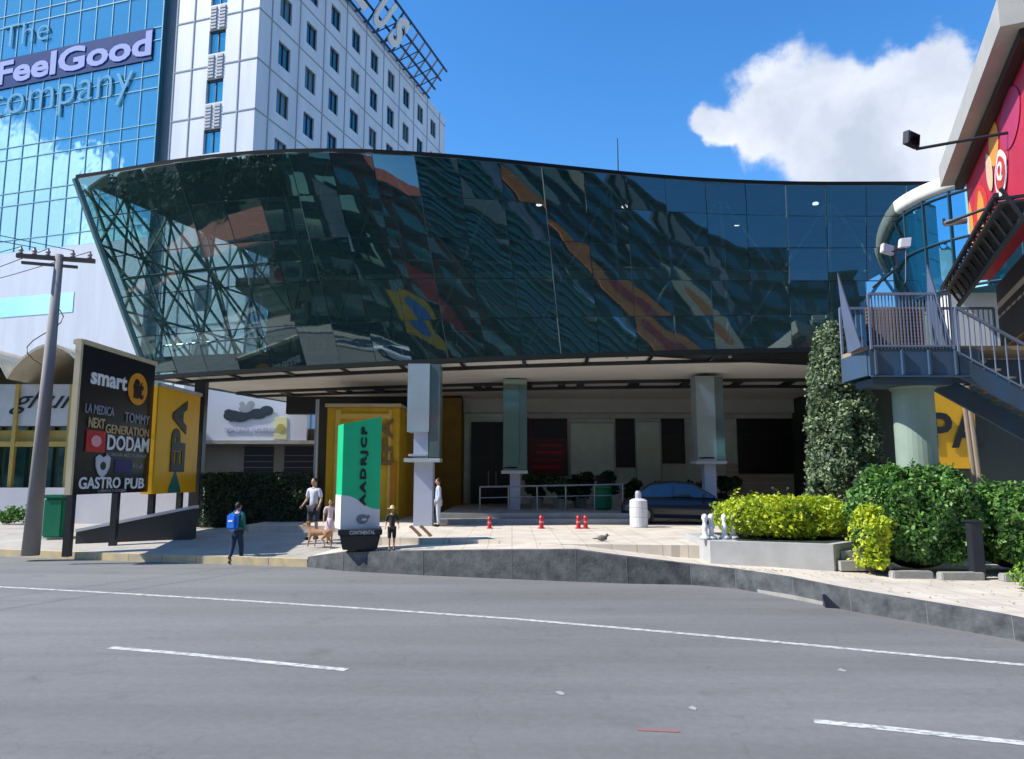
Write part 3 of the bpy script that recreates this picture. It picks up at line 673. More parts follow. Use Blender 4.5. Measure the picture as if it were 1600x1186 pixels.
# roof mast
p = pY(966, 272, 32); mast = MB(); mast.tube([(p.x, 32, ZTOP+.1), (p.x, 32, ZTOP+2.2)], [.07, .05], 8); mast.tube([(p.x, 32, ZTOP+2.2), (p.x, 32, pY(965, 216, 32).z)], [.035, .02], 8); mast.box(p.x-.15, p.x+.15, 31.85, 32.15, ZTOP+.1, ZTOP+.25)
tag(mast.build('roof_mast', M_dark, base=(p.x, 32, ZTOP+.1)), 'thin dark mast rising above the roof edge of the glass hall', 'mast')
# ------------------------------------------------------------------ yellow shop portal behind the totem
yp = thing('yellow_portal', 'ochre yellow shop portal box standing behind the green totem', 'shop portal', (-5.7, 28.5, .7))
a = pY(511, 650, 28.5); b = pY(625, 640, 28.5)
mb = MB(); mb.box(a.x, b.x, 28.5, 33.4, .7, 5.0); mb.build('box_body', M_yellowd, yp, bevel=.03)
mb = MB(); mb.box(a.x-.06, b.x+.06, 28.38, 33.5, 5.0, 5.13); mb.build('top_trim', mat('beige trim', (.5, .42, .27), .6), yp)
mb = MB(); mb.box(a.x+.35, a.x+.55, 28.42, 28.5, .9, 4.9); mb.box(b.x-.42, b.x-.30, 28.42, 28.5, .9, 4.9); mb.box(a.x+.55, b.x-.42, 28.42, 28.5, 4.55, 4.75); mb.build('frame_strip', mat('gold strip', (.68, .45, .10), .5), yp)
p = pY(604, 690, 28.4); text('lettering', 'EPA', p, (0, 0, 1), (-1, 0, 0), 1.8, .5, mat('brown lettering', (.18, .12, .03), .6), yp, .03, bold=.03)
p = pY(614, 760, 28.4); mb = MB(); mb.box(p.x-.12, p.x+.1, 28.38, 28.5, 1.0, 2.9); mb.build('orange_door_strip', mat('orange brown', (.45, .17, .0), .5), yp)
mb = MB(); mb.box(a.x-.4, a.x-.02, 28.6, 29.2, .7, 5.0); mb.build('brown_jamb', mat('brown jamb', (.045, .035, .02), .6), yp)
p = pY(494, 700, 27.5); mb = MB(); mb.tube([(p.x, 27.5, .5), (p.x, 27.5, 5.2)], [.09, .07], 10); mb.box(p.x-.15, p.x+.15, 27.35, 27.65, .5, .56); tag(mb.build('slim_post', M_steel, base=(p.x, 27.5, .5)), 'slim pale grey post between the hedge and the yellow portal', 'post')
# ------------------------------------------------------------------ green totem in black planter
ty = 19.0; tx = pY(563, 820, ty).x; tz = .53
tt = thing('totem_sign', 'green and white totem sign with rotated black letters by the kerb', 'sign', (tx, ty, tz+.5))
hw = .49
zL, zR = pY(533, 663, ty).z, pY(597, 650, ty).z; z0 = tz+.5
def tface(y): return [(tx-hw, y), (tx+hw, y)]
mb = MB(); zc = 1.85
mb.hexa([(tx-hw,ty-.0,z0),(tx+hw,ty,z0),(tx+hw,ty+.72,z0),(tx-hw,ty+.72,z0),(tx-hw,ty,zL),(tx+hw,ty,zR),(tx+hw,ty+.72,zR),(tx-hw,ty+.72,zL)]); mb.build('totem_body', M_green, tt)
# white lower field with a curved upper edge (sheet on the faces)
for (y0, nm) in ((ty-.012, 'white_field'),):
    mb = MB(); K = 16; up = [(tx-hw+2*hw*i/K, zc + .02 - .14*math.sin(i/K*math.pi*.9)*0 - .36*(i/K) + .05*math.sin(i/K*6.3)) for i in range(K+1)]
    vs = [(x, y0, z0) for x, z in up] + [(x, y0, z) for x, z in up] + [(x, y0+.01, z0) for x, z in up] + [(x, y0+.01, z) for x, z in up]
    n = K+1; fs = [(i, i+1, n+i+1, n+i) for i in range(K)] + [(n+i, n+i+1, 3*n+i+1, 3*n+i) for i in range(K)]
    mb.add(vs, fs); mb.build(nm, M_lwhite, tt)
mb = MB(); mb.box(tx-hw-.012, tx-hw-.002, ty, ty+.72, z0, zc+.02); mb.build('white_side', M_lwhite, tt)
text('lettering', 'AADRJCP', (tx+.06, ty-.014, (zL-.12+z0+.62)/2), (0, 0, 1), (-1, 0, 0), zL-.12-z0-.5, .2, M_letter, tt, .015, bold=.05, space=1.35)
mb = MB(); q = Vector((tx+.04, ty-.03, z0+.24)); mb.ellip(q, (.15, .012, .12)); mb.ellip(q+Vector((.15, 0, .06)), (.05, .01, .04)); mb.build('logo', mat('grey logo', (.22, .24, .25), .6), tt)
mb = MB(); mb.ellip(q+Vector((.04, -.004, -.01)), (.08, .012, .04)); mb.build('logo_mark', M_lwhite, tt)
tt.rotation_euler.z = R(24)
pl = thing('totem_planter', 'black tapered planter box under the green totem', 'planter', (tx, ty, tz))
mb = MB(); mb.hexa([(tx-.42,ty-.22,tz),(tx+.42,ty-.22,tz),(tx+.42,ty+.72,tz),(tx-.42,ty+.72,tz),(tx-.5,ty-.3,tz+.36),(tx+.5,ty-.3,tz+.36),(tx+.5,ty+.8,tz+.36),(tx-.5,ty+.8,tz+.36)]); mb.box(tx-.54, tx+.54, ty-.34, ty+.84, tz+.36, tz+.5); mb.build('planter_body', mat('charcoal planter', (.03, .03, .033), .6), pl, bevel=.015)
text('lettering', 'CONTINENTAL', (tx+.05, ty-.345, tz+.43), (1, 0, 0), (0, 0, 1), .62, .09, M_lwhite, pl, .012, bold=.01)
pl.rotation_euler.z = R(12)
# ------------------------------------------------------------------ big sign on posts (left)
sx = lambda Y: -11.78 + (Y-20)*.012
def spt(Y, z, o=0): return Vector((sx(Y)+o, Y, z))
sgn = thing('tenant_sign', 'black tenant directory board with pale frame on steel posts', 'sign', (-12, 22, .35))
dS = (spt(24, 0)-spt(20, 0)).normalized(); nS = Vector((dS.y, -dS.x, 0)); YB1 = 24.05
mb = MB(); mb.obox(spt(20, 1.85) - nS*.12, dS*4.06, nS*.12, UP*4.1); mb.build('board', M_black, sgn)
mb = MB(); mb.obox(spt(20, 5.951) - nS*.27, dS*4.1, nS*.32, UP*.13); mb.obox(spt(20, 1.85) - nS*.14 - dS*.10, dS*.095, nS*.16, UP*4.23); mb.build('frame', mat('beige frame', (.55, .47, .30), .6), sgn)
for Y in (20.35, 22.6): m1 = MB(); m1.box(sx(Y)-.3, sx(Y)-.12, Y-.09, Y+.09, .2, 1.85); m1.build('post', M_dark, sgn)
def stx(body, s0, s1, z, h, m, bold=.0, shear=0, nm='lettering'):
    c = spt(20, z) + dS*((s0+s1)/2) + nS*.012; text(nm, body, c, dS, UP, s1-s0, h, m, sgn, .02, bold=bold, shear=shear)
stx('smart', .45, 2.35, 5.12, .42, M_lwhite, .03)
mb = MB(); c = spt(20, 5.05) + dS*3.0 + nS*.012; mb.disc(c, dS*.58, UP*.5, 28, .02); mb.build('badge_ring', mat('amber badge', (.75, .30, .02), .5), sgn)
text('badge_text', 'fit', c + nS*.035, dS, UP, .6, .62, M_black, sgn, .015, bold=.04)
stx('LA MEDICA', .3, 1.75, 4.22, .26, mat('grey lettering', (.30, .32, .38), .5)); stx('TOMMY', 2.35, 3.85, 4.13, .3, MATS['grey lettering'])
stx('NEXT', .5, 1.3, 3.84, .28, mat('tan lettering', (.55, .38, .20), .5), .02); stx('GENERATION', 1.36, 3.85, 3.72, .26, MATS['tan lettering'], .01)
mb = MB(); mb.obox(spt(20, 3.02) + dS*.45 + nS*.005, dS*.95, nS*.02, UP*.6); mb.build('red_badge', M_red, sgn)
mb = MB(); c = spt(20, 3.33) + dS*.92 + nS*.03; mb.disc(c, dS*.25, UP*.16, 16, .01); mb.build('badge_swirl', mat('pink swirl', (.75, .35, .38), .5), sgn)
stx('DODAM', 1.5, 3.9, 3.33, .45, M_lwhite, .02); stx('KOREAN RESTAURANT', 1.5, 3.8, 2.98, .1, MATS['grey lettering'])
mb = MB(); c = spt(20, 2.66) + dS*1.35 + nS*.01
pts = [(-.38,.22),(-.2,.3),(0,.22),(.2,.3),(.38,.22),(.34,-.05),(.2,-.25),(0,-.36),(-.2,-.25),(-.34,-.05)]
A = [c + dS*x + UP*y for x, y in pts]; Bq = [p + nS*.02 for p in A]; mb.add(A+Bq, [tuple(range(10))[::-1], tuple(range(10, 20))] + [(i, (i+1) % 10, 10+(i+1) % 10, 10+i) for i in range(10)]); mb.build('shield', mat('pale shield', (.55, .58, .66), .5), sgn)
mb = MB(); mb.disc(c + nS*.022 - UP*.02, dS*.14, UP*.12, 14, .01); mb.build('shield_mark', M_black, sgn)
mb = MB(); mb.obox(spt(20, 2.45) + dS*2.0 + nS*.003, dS*.95, nS*.01, UP*.4); mb.build('blue_patch', mat('deep blue patch', (.01, .012, .12), .5), sgn)
stx('kcal', 3.0, 3.55, 2.67, .12, MATS['grey lettering'])
stx('GASTRO', .25, 2.35, 2.16, .33, M_lwhite, .02); stx('PUB', 2.6, 3.75, 2.13, .33, M_lwhite, .02); stx('CERVEZA Y COCINA', 1.2, 2.7, 1.93, .08, MATS['grey lettering'])
epa = thing('yellow_sign', 'yellow EPA panel with black letters rotated upright on end', 'sign', (-11.6, 25.6, .5))
E0 = spt(24.1, 0, .1)
mb = MB(); mb.obox(E0 + UP*1.78 - nS*.35, dS*3.15, nS*.4, UP*3.5); mb.build('panel', M_yellow, epa)
mb = MB(); mb.obox(E0 + UP*5.28 - nS*.4, dS*3.2, nS*.5, UP*.12); mb.build('top_rail', mat('grey rail', (.45, .45, .42), .6), epa)
c = E0 + dS*1.55 + UP*3.75 + nS*.055
text('lettering', 'EPA', c, UP, -dS, 2.5, 1.05, M_letter, epa, .03, bold=.05)
mb = MB(); c = E0 + dS*1.45 + nS*.055; A = [c + dS*x + UP*z for x, z in ((-.45, 1.8), (.45, 1.8), (.38, 2.0), (0, 2.55), (-.38, 2.0))]; Bq = [p + nS*.02 for p in A]
mb.add(A+Bq, [tuple(range(5))[::-1], tuple(range(5, 10))] + [(i, (i+1) % 5, 5+(i+1) % 5, 5+i) for i in range(5)]); mb.build('house_mark', mat('teal mark', (.02, .16, .16), .5), epa)
for Y in (24.6, 26.6): m1 = MB(); m1.box(sx(Y)-.2, sx(Y)-.02, Y-.09, Y+.09, .3, 1.78); m1.build('post', M_dark, epa)
mb = MB(); mb.box(-11.9, -11.5, 27.5, 27.85, .4, 5.9); tag(mb.build('dark_pylon', M_dark, base=(-11.4, 27.6, .4), bevel=.02), 'tall dark steel pylon right of the yellow EPA panel', 'pylon')
# ------------------------------------------------------------------ utility pole
b0 = pZ(48, 862, .25); t0 = pY(93, 398, b0.y)
pole = thing('utility_pole', 'weathered concrete utility pole with crossarm and insulators', 'utility pole', b0)
mb = MB(); mb.tube([b0 - UP*.1, b0.lerp(t0, .5), t0], [.23, .17, .11], 14); mb.build('shaft', mat('pole concrete', (.30, .28, .27), .9, var=.25, vs=1.5, stretch=(1, 1, .3), bump=.3), pole, smooth=True)
dC = Vector((.96, .28, 0)); ca = t0 - UP*.12
mb = MB(); mb.bar(ca - dC*1.1, ca + dC*.95, .12, .12); mb.bar(ca - dC*.9 - UP*.22 + Vector((0, -.1, 0)), ca + dC*.5 - UP*.22, .08, .08); mb.build('crossarm', mat('weathered wood', (.16, .12, .1), .9), pole)
for k, s in enumerate((-1.0, -.65, -.3, .35, .8)):
    m1 = MB(); m1.lathe([(.03, 0), (.07, .04), (.04, .08), (.075, .12), (.03, .2), (.03, .24)], ca + dC*s + UP*.05, 10); m1.build('insulator', mat('porcelain', (.35, .3, .28), .3), pole)
mb = MB(); q = b0.lerp(t0, .72)
mb.tube([q + Vector((-.2, 0, 0)) + Vector((-.5*math.sin(k*.6), 0, -.9 + .18*k)) for k in range(11)], .015, 5); mb.build('looped_cable', M_rubber, pole)
for k, (s, e) in enumerate([(-1.0, (-60, 40, 11)), (.8, (-60, 44, 10.6)), (-.65, (-40, -30, 9.4)), (.35, (-34, -30, 9.0)), (-.3, (-62, 46, 9.2))]):
    a = ca + dC*s + UP*.28; b = Vector(e); mb = MB()
    mb.tube([a.lerp(b, i/14) - UP*(4*1.4*(i/14)*(1-i/14)) for i in range(15)], .012, 5); tag(mb.build('power_line', M_rubber, base=a), 'thin power line leaving the utility pole crossarm ' + ['at its outer end', 'at its inner end', 'second from its outer end, towards the street', 'second from its inner end, towards the street', 'at its middle'][k], 'cable', 'power lines on the utility pole')
p = pZ(86, 845, .3); bn = thing('green_bin', 'tall green waste bin beside the utility pole', 'bin', (p.x, p.y, .3))
mb = MB(); mb.box(p.x-.31, p.x+.31, p.y-.25, p.y+.3, .42, 1.65); mb.build('body', M_bin, bn, bevel=.05)
mb = MB(); mb.box(p.x-.34, p.x+.34, p.y-.29, p.y+.33, 1.65, 1.76); mb.build('lid', M_bin, bn, bevel=.03)
mb = MB(); mb.box(p.x-.40, p.x-.33, p.y-.1, p.y+.1, .28, 1.5); mb.box(p.x+.33, p.x+.40, p.y-.1, p.y+.1, .28, 1.7); mb.box(p.x-.33, p.x+.33, p.y-.1, p.y+.1, .28, .42); mb.build('stand', M_white, bn)
# ------------------------------------------------------------------ cafe pavilion far left
pv = thing('cafe_pavilion', 'cream pavilion with curved canopies and yellow glazing bars at far left', 'building', (-21, 31, .5))
PY = 31.0; x0, x1 = -27.5, -17.3
zz = lambda v: pY(60, v, PY).z
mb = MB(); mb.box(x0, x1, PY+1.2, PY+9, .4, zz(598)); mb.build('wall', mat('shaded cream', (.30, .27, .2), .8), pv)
mb = MB(); mb.box(x0, x1, PY+.1, PY+.5, zz(665), zz(600)); mb.build('fascia', mat('pale fascia', (.55, .58, .58), .5), pv)
text('lettering', 'ghun', Vector(((pY(15,640,PY).x+pY(118,640,PY).x)/2, PY+.09, zz(628))), (1, 0, 0), UP, 2.9, 1.05, M_letter, pv, .03, shear=.5)
for k in range(6):
    xx = x1 - .1 - 1.15*k; m1 = MB(); m1.box(xx-.12, xx+.04, PY, PY+.16, .9, zz(600)); m1.build('yellow_post', mat('yellow frame', (.50, .36, .08), .6), pv)
mb = MB(); mb.box(x0, x1, PY+.6, PY+.64, 1.9, zz(665)); mb.build('glazing', M_winO, pv)
mb = MB(); mb.box(x0, x1, PY+.02, PY+.12, zz(698), zz(690)); mb.box(x0, x1, PY+.3, PY+.58, zz(690), zz(672)); mb.build('railing_band', MATS['yellow frame'], pv)
mb = MB(); mb.box(x0, x1, PY-.5, PY-.2, .4, zz(762)); mb.build('base_wall', M_white, pv)
for k in range(3):
    xc = x1 - 1.6 - 3.3*k; m1 = MB(); P = []; nn = 12
    for i in range(nn+1):
        t = i/nn; x = xc - 1.65 + 3.3*t; z = zz(598) + 1.35*math.sin(math.pi*t)**.8; P.append((x, z))
    A = [(x, PY-1.2, z) for x, z in P] + [(x, PY+6, z) for x, z in P] + [(x, PY-1.2, z+.12) for x, z in P] + [(x, PY+6, z+.12) for x, z in P]; n = nn+1
    m1.add(A, [(i, i+1, n+i+1, n+i) for i in range(nn)] + [(2*n+i, 3*n+i, 3*n+i+1, 2*n+i+1) for i in range(nn)] + [(i, 2*n+i, 2*n+i+1, i+1) for i in range(nn)])
    m1.build('curved_canopy', mat('cream fabric', (.58, .54, .44), .8), pv)
# low ramp walls behind the signs
rw = thing('ramp_wall', 'low dark sloping ramp wall under the tenant board', 'wall', (-12, 28, .5))
mb = MB(); a = pZ(118, 842, .45); b = pZ(300, 838, .5); 
mb.hexa([(a.x,a.y,.3),(b.x,b.y,.3),(b.x,b.y+.3,.3),(a.x,a.y+.3,.3),(a.x,a.y,.65),(b.x,b.y,1.35),(b.x,b.y+.3,1.35),(a.x,a.y+.3,.65)]); mb.build('wall_face', mat('dark wall', (.05, .05, .05), .8), rw)
mb = MB(); mb.hexa([(a.x,a.y-.05,.652),(b.x,b.y-.05,1.352),(b.x,b.y+.4,1.352),(a.x,a.y+.4,.652),(a.x,a.y-.05,.74),(b.x,b.y-.05,1.44),(b.x,b.y+.4,1.44),(a.x,a.y+.4,.74)]); mb.build('coping', M_white, rw)
mb = MB(); mb.box(-19, -11.7, 29.5, 29.8, .5, 1.9); tag(mb.build('garden_wall', M_white, base=(-15, 29.6, .5)), 'whitewashed low wall seen beneath the tenant board', 'wall')
for k, (u, v, s) in enumerate(((30, 792, .8), (75, 788, .6), (20, 800, .6))):
    p = pY(u, v, 29.5); blobs = [((p.x+random.uniform(-.4, .4), 29.3+random.uniform(-.3, .3), .7+random.uniform(0, .3)), (s*.5, s*.4, s*.35)) for _ in range(5)]
    tag(clumps(blobs, 500, .13).build('low_shrub', M_leafB, base=(p.x, 29.3, .5)), ['low green shrub at the foot of the pavilion wall', 'small shrub just left of the green waste bin', 'ragged shrub at the far left edge'][k], 'shrub')
# ------------------------------------------------------------------ white shop block with printed banner
wb = thing('banner_shop', 'low shop block with a big white printed fascia above dark openings', 'building', (-13, 37.5, .5))
Yb = 37.0; xa, xb = pY(285, 650, Yb).x, pY(480, 650, Yb).x; xc = pY(515, 700, Yb).x
mb = MB(); mb.box(xa, xb, Yb, Yb+.3, pY(400, 688, Yb).z, pY(400, 592, Yb).z); mb.build('printed_fascia', mat('white banner', (.60, .62, .72), .5, var=.05, vs=.5), wb)
mb = MB(); c = pY(388, 648, Yb-.05)
for dx, dz, rx, rz in ((-.8,-.05,.45,.28),(-.4,-.1,.5,.26),(0,-.02,.4,.2),(.45,.05,.5,.26),(.9,.2,.35,.25),(-1,.12,.22,.16)): mb.ellip(c + Vector((dx, 0, dz)), (rx, .006, rz))
mb.build('printed_figure', mat('ink', (.012, .03, .05), .6), wb)
mb = MB()
for dx, dz, rx, rz in ((-.15,.3,.35,.2),(.1,.5,.2,.2),(-.35,.55,.14,.12)): mb.ellip(c + Vector((dx, -.01, dz)), (rx, .006, rz))
mb.build('printed_smoke', mat('grey ink', (.30, .32, .36), .6), wb)
c = pY(392, 672, Yb-.02); text('lettering', 'DESAYUNOS  ALMUERZOS', c, (1, 0, 0), UP, 2.6, .22, mat('lilac ink', (.35, .36, .52), .6), wb, .02)
a = pY(428, 686, Yb); b = pY(449, 652, Yb); mb = MB(); mb.box(a.x, b.x, Yb-.03, Yb-.005, a.z, b.z); mb.build('yellow_patch', mat('pale yellow', (.7, .66, .36), .6), wb)
mb = MB(); mb.disc(Vector(((a.x+b.x)/2, Yb-.035, (a.z+b.z)/2)), Vector((.2, 0, 0)), Vector((0, 0, .22)), 18, .02); mb.build('patch_mark', mat('olive mark', (.42, .36, .1), .6), wb)
zt_ = pY(400, 688, Yb).z
mb = MB(); mb.box(xa, xc, Yb+.4, Yb+5, .4, zt_+.6); mb.build('wall', mat('brown wall', (.17, .155, .14), .8), wb)
mb = MB(); mb.box(xa, xc, Yb-.1, Yb+.35, zt_-.18, zt_-.01); mb.build('sill_beam', M_conc, wb)
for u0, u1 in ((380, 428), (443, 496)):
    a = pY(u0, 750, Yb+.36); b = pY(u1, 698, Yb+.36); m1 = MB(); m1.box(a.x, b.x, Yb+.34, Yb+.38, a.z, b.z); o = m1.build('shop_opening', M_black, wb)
    m1 = MB(); 
    for k in range(5): m1.box(a.x, b.x, Yb+.30, Yb+.33, a.z+.3*k, a.z+.3*k+.04)
    m1.build('grille', mat('grille', (.12, .11, .11), .6), o)
# clipped hedge
hd = thing('clipped_hedge', 'long dark clipped hedge between the signs and the yellow portal', 'hedge', (-9.5, 27.8, .5))
x0, x1 = pY(313, 800, 27.3).x, pY(484, 800, 27.3).x
n = 15000; P = np.stack([rng.uniform(x0, x1, n), rng.uniform(27.2, 28.6, n), rng.uniform(.45, 2.45, n)], 1)
f = rng.integers(0, 4, n); P[f <= 1, 1] = 27.2 + rng.uniform(-.05, .15, (f <= 1).sum()); P[f == 2, 2] = 2.42 + rng.uniform(-.1, .08, (f == 2).sum())
P[:, 1] += .08*np.sin(P[:, 0]*5)*np.cos(P[:, 2]*4)
nr = np.zeros((n, 3)); nr[:, 1] = -1; nr[f == 2] = (0, 0, 1)
leaves(P, nr, .10).build('foliage', M_leafD, hd)
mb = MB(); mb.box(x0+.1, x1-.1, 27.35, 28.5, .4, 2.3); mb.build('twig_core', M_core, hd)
# ------------------------------------------------------------------ planting on the right
pb = thing('stone_planter', 'pale concrete planter box under the yellow hedge', 'planter', (6, 17, .38))
mb = MB(); P = [(4.45, 16.95), (6.85, 16.1), (8.0, 17.2), (8.0, 19.5), (4.45, 19.5)]; mb.prism(P, .3, .9); mb.build('box', mat('planter concrete', (.40, .40, .39), .85, var=.15, vs=2, bump=.2), pb)
mb = MB(); mb.prism([(5.1, 17), (6.8, 16.3), (7.85, 17.3), (7.85, 19.4), (5.1, 19.4)], .88, .91); mb.build('soil', M_core, pb)
mb = MB(); mb.box(6.95, 7.9, 16.0, 16.9, .36, .56); mb.box(7.1, 8.0, 16.3, 17.0, .56, .74); mb.build('step', M_conc, pb)
def hedge(name, label, cat, poly_fn, n, size, m, base, core):
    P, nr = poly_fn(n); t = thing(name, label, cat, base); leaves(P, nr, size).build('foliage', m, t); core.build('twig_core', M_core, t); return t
def lump(x0, x1, y0, y1, z0, z1, amp=.1):
    def fn(n):
        P = np.stack([rng.uniform(x0, x1, n), rng.uniform(y0, y1, n), rng.uniform(z0, z1, n)], 1); nr = np.zeros((n, 3)); f = rng.integers(0, 7, n)
        for ids, ax, val, s in (((0, 1, 2), 1, y0, -1), ((3,), 0, x0, -1), ((4,), 0, x1, 1), ((5, 6), 2, z1, 1)):
            k = np.isin(f, ids); P[k, ax] = val; nr[k, ax] = s
        C = np.array([(x0+x1)/2, (y0+y1)/2, (z0+z1)/2]); H = np.array([(x1-x0)/2, (y1-y0)/2, (z1-z0)/2])
        q = (P-C)/H; r = np.linalg.norm(q[:, :], axis=1)[:, None]; q = q*np.where(r > 1.18, 1.18/r, 1); P = C + q*H     # round the corners
        w_ = amp*(np.sin(P[:, 0]*5.1+1)*np.cos(P[:, 2]*4.3) + .6*np.sin(P[:, 0]*11+P[:, 2]*9+P[:, 1]*7))
        sp_ = rng.integers(0, n, 40); near = np.linalg.norm(P[:, None, :] - P[sp_][None], axis=2); k_ = near.argmin(1); dd = near.min(1)
        hs_ = rng.uniform(.04, .20, 40)[k_]*np.exp(-(dd/.11)**2)*rng.random(n); P += nr*hs_[:, None] + np.array([0, 0, 1])*hs_[:, None]*.5   # sprigs standing proud
        P += nr*w_[:, None] - nr*rng.exponential(.06, (n, 1)) + rng.normal(0, .03, (n, 3)); return P, nr
    return fn
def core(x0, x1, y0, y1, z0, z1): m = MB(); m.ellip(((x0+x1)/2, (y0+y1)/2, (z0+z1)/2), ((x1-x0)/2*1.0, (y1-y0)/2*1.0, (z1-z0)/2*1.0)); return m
hedge('yellow_hedge', 'bright yellow clipped hedge growing in the pale planter', 'hedge', lump(5.05, 7.9, 16.9, 19, .92, 1.82, .09), 9000, .11, M_leafY, (6.4, 17.5, .9), core(5.35, 7.7, 17.1, 18.8, .85, 1.6))
hedge('yellow_shrub', 'narrow yellow shrub at the left side of the round bush', 'shrub', lump(7.22, 7.72, 15.3, 16.2, .35, 1.6, .07), 2200, .1, M_leafY, (7.3, 15.5, .35), core(7.3, 7.65, 15.4, 16.1, .35, 1.4))
t = thing('round_bush', 'big dense dark green bush left of the black post', 'bush', (8.7, 15.7, .35))
P1, n1 = lump(7.6, 9.95, 15.45, 17.4, .4, 2.45, .12)(17000)
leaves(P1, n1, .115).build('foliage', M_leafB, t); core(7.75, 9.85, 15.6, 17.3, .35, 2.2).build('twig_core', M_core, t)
t = thing('round_bush', 'dark green bush right of the black post', 'bush', (10.5, 15.2, .35))
P1, n1 = lump(9.75, 12.2, 15.3, 17.3, .4, 2.05, .12)(12000)
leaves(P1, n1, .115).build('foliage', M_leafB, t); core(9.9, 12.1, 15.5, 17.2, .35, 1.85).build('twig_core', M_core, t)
hedge('lime_shrub', 'small lime green shrub at the right edge of the pavement', 'shrub', lump(9.15, 10.6, 13.1, 14.0, .3, .72, .06), 2600, .08, mat('leaf lime', (.22, .40, .03), .5, c2=(.08, .2, .02), vs=3, island=.6, trans=.3), (9.8, 13.5, .3), core(9.25, 10.5, 13.2, 13.9, .3, .6))
mb = MB()
for x, y, l in ((7.6, 15.2, .8), (8.45, 15.0, .85), (9.55, 14.8, .8)): mb.box(x, x+l, y-.1, y+.12, .3, .46)
tag(mb.build('edging_stones', M_conc, base=(8.4, 14.4, .3), bevel=.02), 'low pale edging stones along the foot of the big bush', 'edging')
p = pZ(1528, 905, .31); mb = MB(); mb.box(p.x-.11, p.x+.11, p.y-.11, p.y+.11, .28, 1.42); mb.box(p.x-.13, p.x+.13, p.y-.13, p.y+.13, 1.42, 1.47)
tag(mb.build('black_post', mat('charcoal post', (.02, .022, .03), .5), base=(p.x, p.y, .3), bevel=.012), 'square black bollard post in front of the dark bushes', 'bollard')
n = 260; P = np.stack([rng.uniform(4.6, 11, n), rng.uniform(13.2, 16.2, n), np.full(n, 0.)], 1); ky = np.interp(P[:, 0], [q_.x for q_ in kr], [q_.y for q_ in kr]); P[:, 1] = ky + .35 + rng.random(n)**.6*np.maximum(.2, 15.6-ky); P[:, 2] = [top_z(x)+.02 for x in P[:, 0]]; nn_ = np.zeros((n, 3)); nn_[:, 2] = 1
ll = leaves(P, nn_, .05, .12); tag(ll.build('fallen_leaves', mat('dry leaf', (.22, .20, .04), .8, c2=(.12, .07, .03), island=.6), base=(7.5, 14.5, .33)), 'scattered dry leaves on the pavement below the bushes', 'fallen leaves', kind='stuff')
# conifer
cx, cy = 8.75, 19.3
t = thing('columnar_tree', 'tall narrow grey green conifer beside the stair landing', 'tree', (cx, cy, .7))
mb = MB(); mb.tube([(cx, cy, .6), (cx+.05, cy, 2.5), (cx-.05, cy, 4.5), (cx-.1, cy, 6.0)], [.14, .1, .06, .02], 8)
for k in range(34):
    z = 1.2+random.random()*4.4; aa = random.random()*6.28; l = .75*(1-(z-1)/6.5); mb.tube([(cx, cy, z), (cx+math.cos(aa)*l*.6, cy+math.sin(aa)*l*.6, z+.35), (cx+math.cos(aa)*l, cy+math.sin(aa)*l, z+.85)], [.03, .02, .008], 5)
mb.build('trunk', M_bark, t)
bl = []
for k in range(210):
    z = .9 + 5.2*random.random()**1.1; h = (z-.7)/5.6
    rr = 1.15*(min(1, h*3+.85))*(1-h)**.5 + .06; aa = random.random()*6.28; r_ = rr*random.uniform(.5, .95)
    bl.append(((cx + .05*math.sin(z*2) - .25*h + math.cos(aa)*r_*.98, cy+math.sin(aa)*r_, z), (.2+.12*random.random(), .2+.1*random.random(), .28+.2*random.random())))
clumps(bl, 44000, .1, .3).build('crown', M_leafC, t)
# ------------------------------------------------------------------ stair landing with pillar
st = thing('stair_bridge', 'blue steel stair landing with mesh railings on a round pillar', 'staircase', (10.2, 18, .6))
M_blue = mat('blue girder', (.03, .085, .17), .6, c2=(.045, .07, .10), vs=1.6, stretch=(1, 1, .3)); M_rail = mat('blue grey rail', (.17, .22, .33), .45)
px = pY(1432, 700, 17.9).x
mb = MB(); mb.lathe([(.46, 0), (.46, 3.85)], (px, 17.9, .6), 28); mb.lathe([(.5, 3.83), (.56, 3.95)], (px, 17.9, .6), 28); mb.build('pillar', mat('grey green pillar', (.26, .33, .27), .6, var=.12), st, smooth=False)
Lx0, Lx1, Ly0, Ly1, Lz = pY(1358, 545, 17).x, pY(1490, 545, 17).x, 17.0, 18.5, 5.28
mb = MB(); mb.box(Lx0, Lx1+3, Ly0+.1, Ly1-.1, Lz, Lz+.1); mb.build('deck', mat('tan deck edge', (.32, .25, .17), .8), st)
mb = MB(); mb.box(Lx0, Lx1+.6, Ly0, Ly0+.1, Lz-.62, Lz-.01); mb.box(Lx0, Lx1+3, Ly1-.1, Ly1, Lz-.62, Lz-.01); mb.box(Lx0-.02, Lx0+.08, Ly0+.11, Ly1-.11, Lz-.6, Lz-.012)
for k in range(4): x = Lx0 + .1 + k*.62; mb.box(x, x+.05, Ly0-.07, Ly0-.002, Lz-.6, Lz-.02)
mb.box(Lx0, Lx1+.3, Ly0-.08, Ly0-.001, Lz-.66, Lz-.625); mb.box(Lx0+.2, Lx1+.1, Ly0+.3, Ly1-.3, Lz-.8, Lz-.63); mb.build('girder', M_blue, st)
def rail_panel(a, b, h, nb, name='railing', tilt=(0, 0, 0)):
    a, b, tl = Vector(a), Vector(b), Vector(tilt); m = MB(); up = UP*h + tl
    m.bar(a+up, b+up, .06); m.bar(a+up*.06, b+up*.06, .04)
    for i in range(nb+1): q = a.lerp(b, i/nb); m.bar(q, q+up, .05 if i in (0, nb) else .022)
    return m.build(name, M_rail, st)
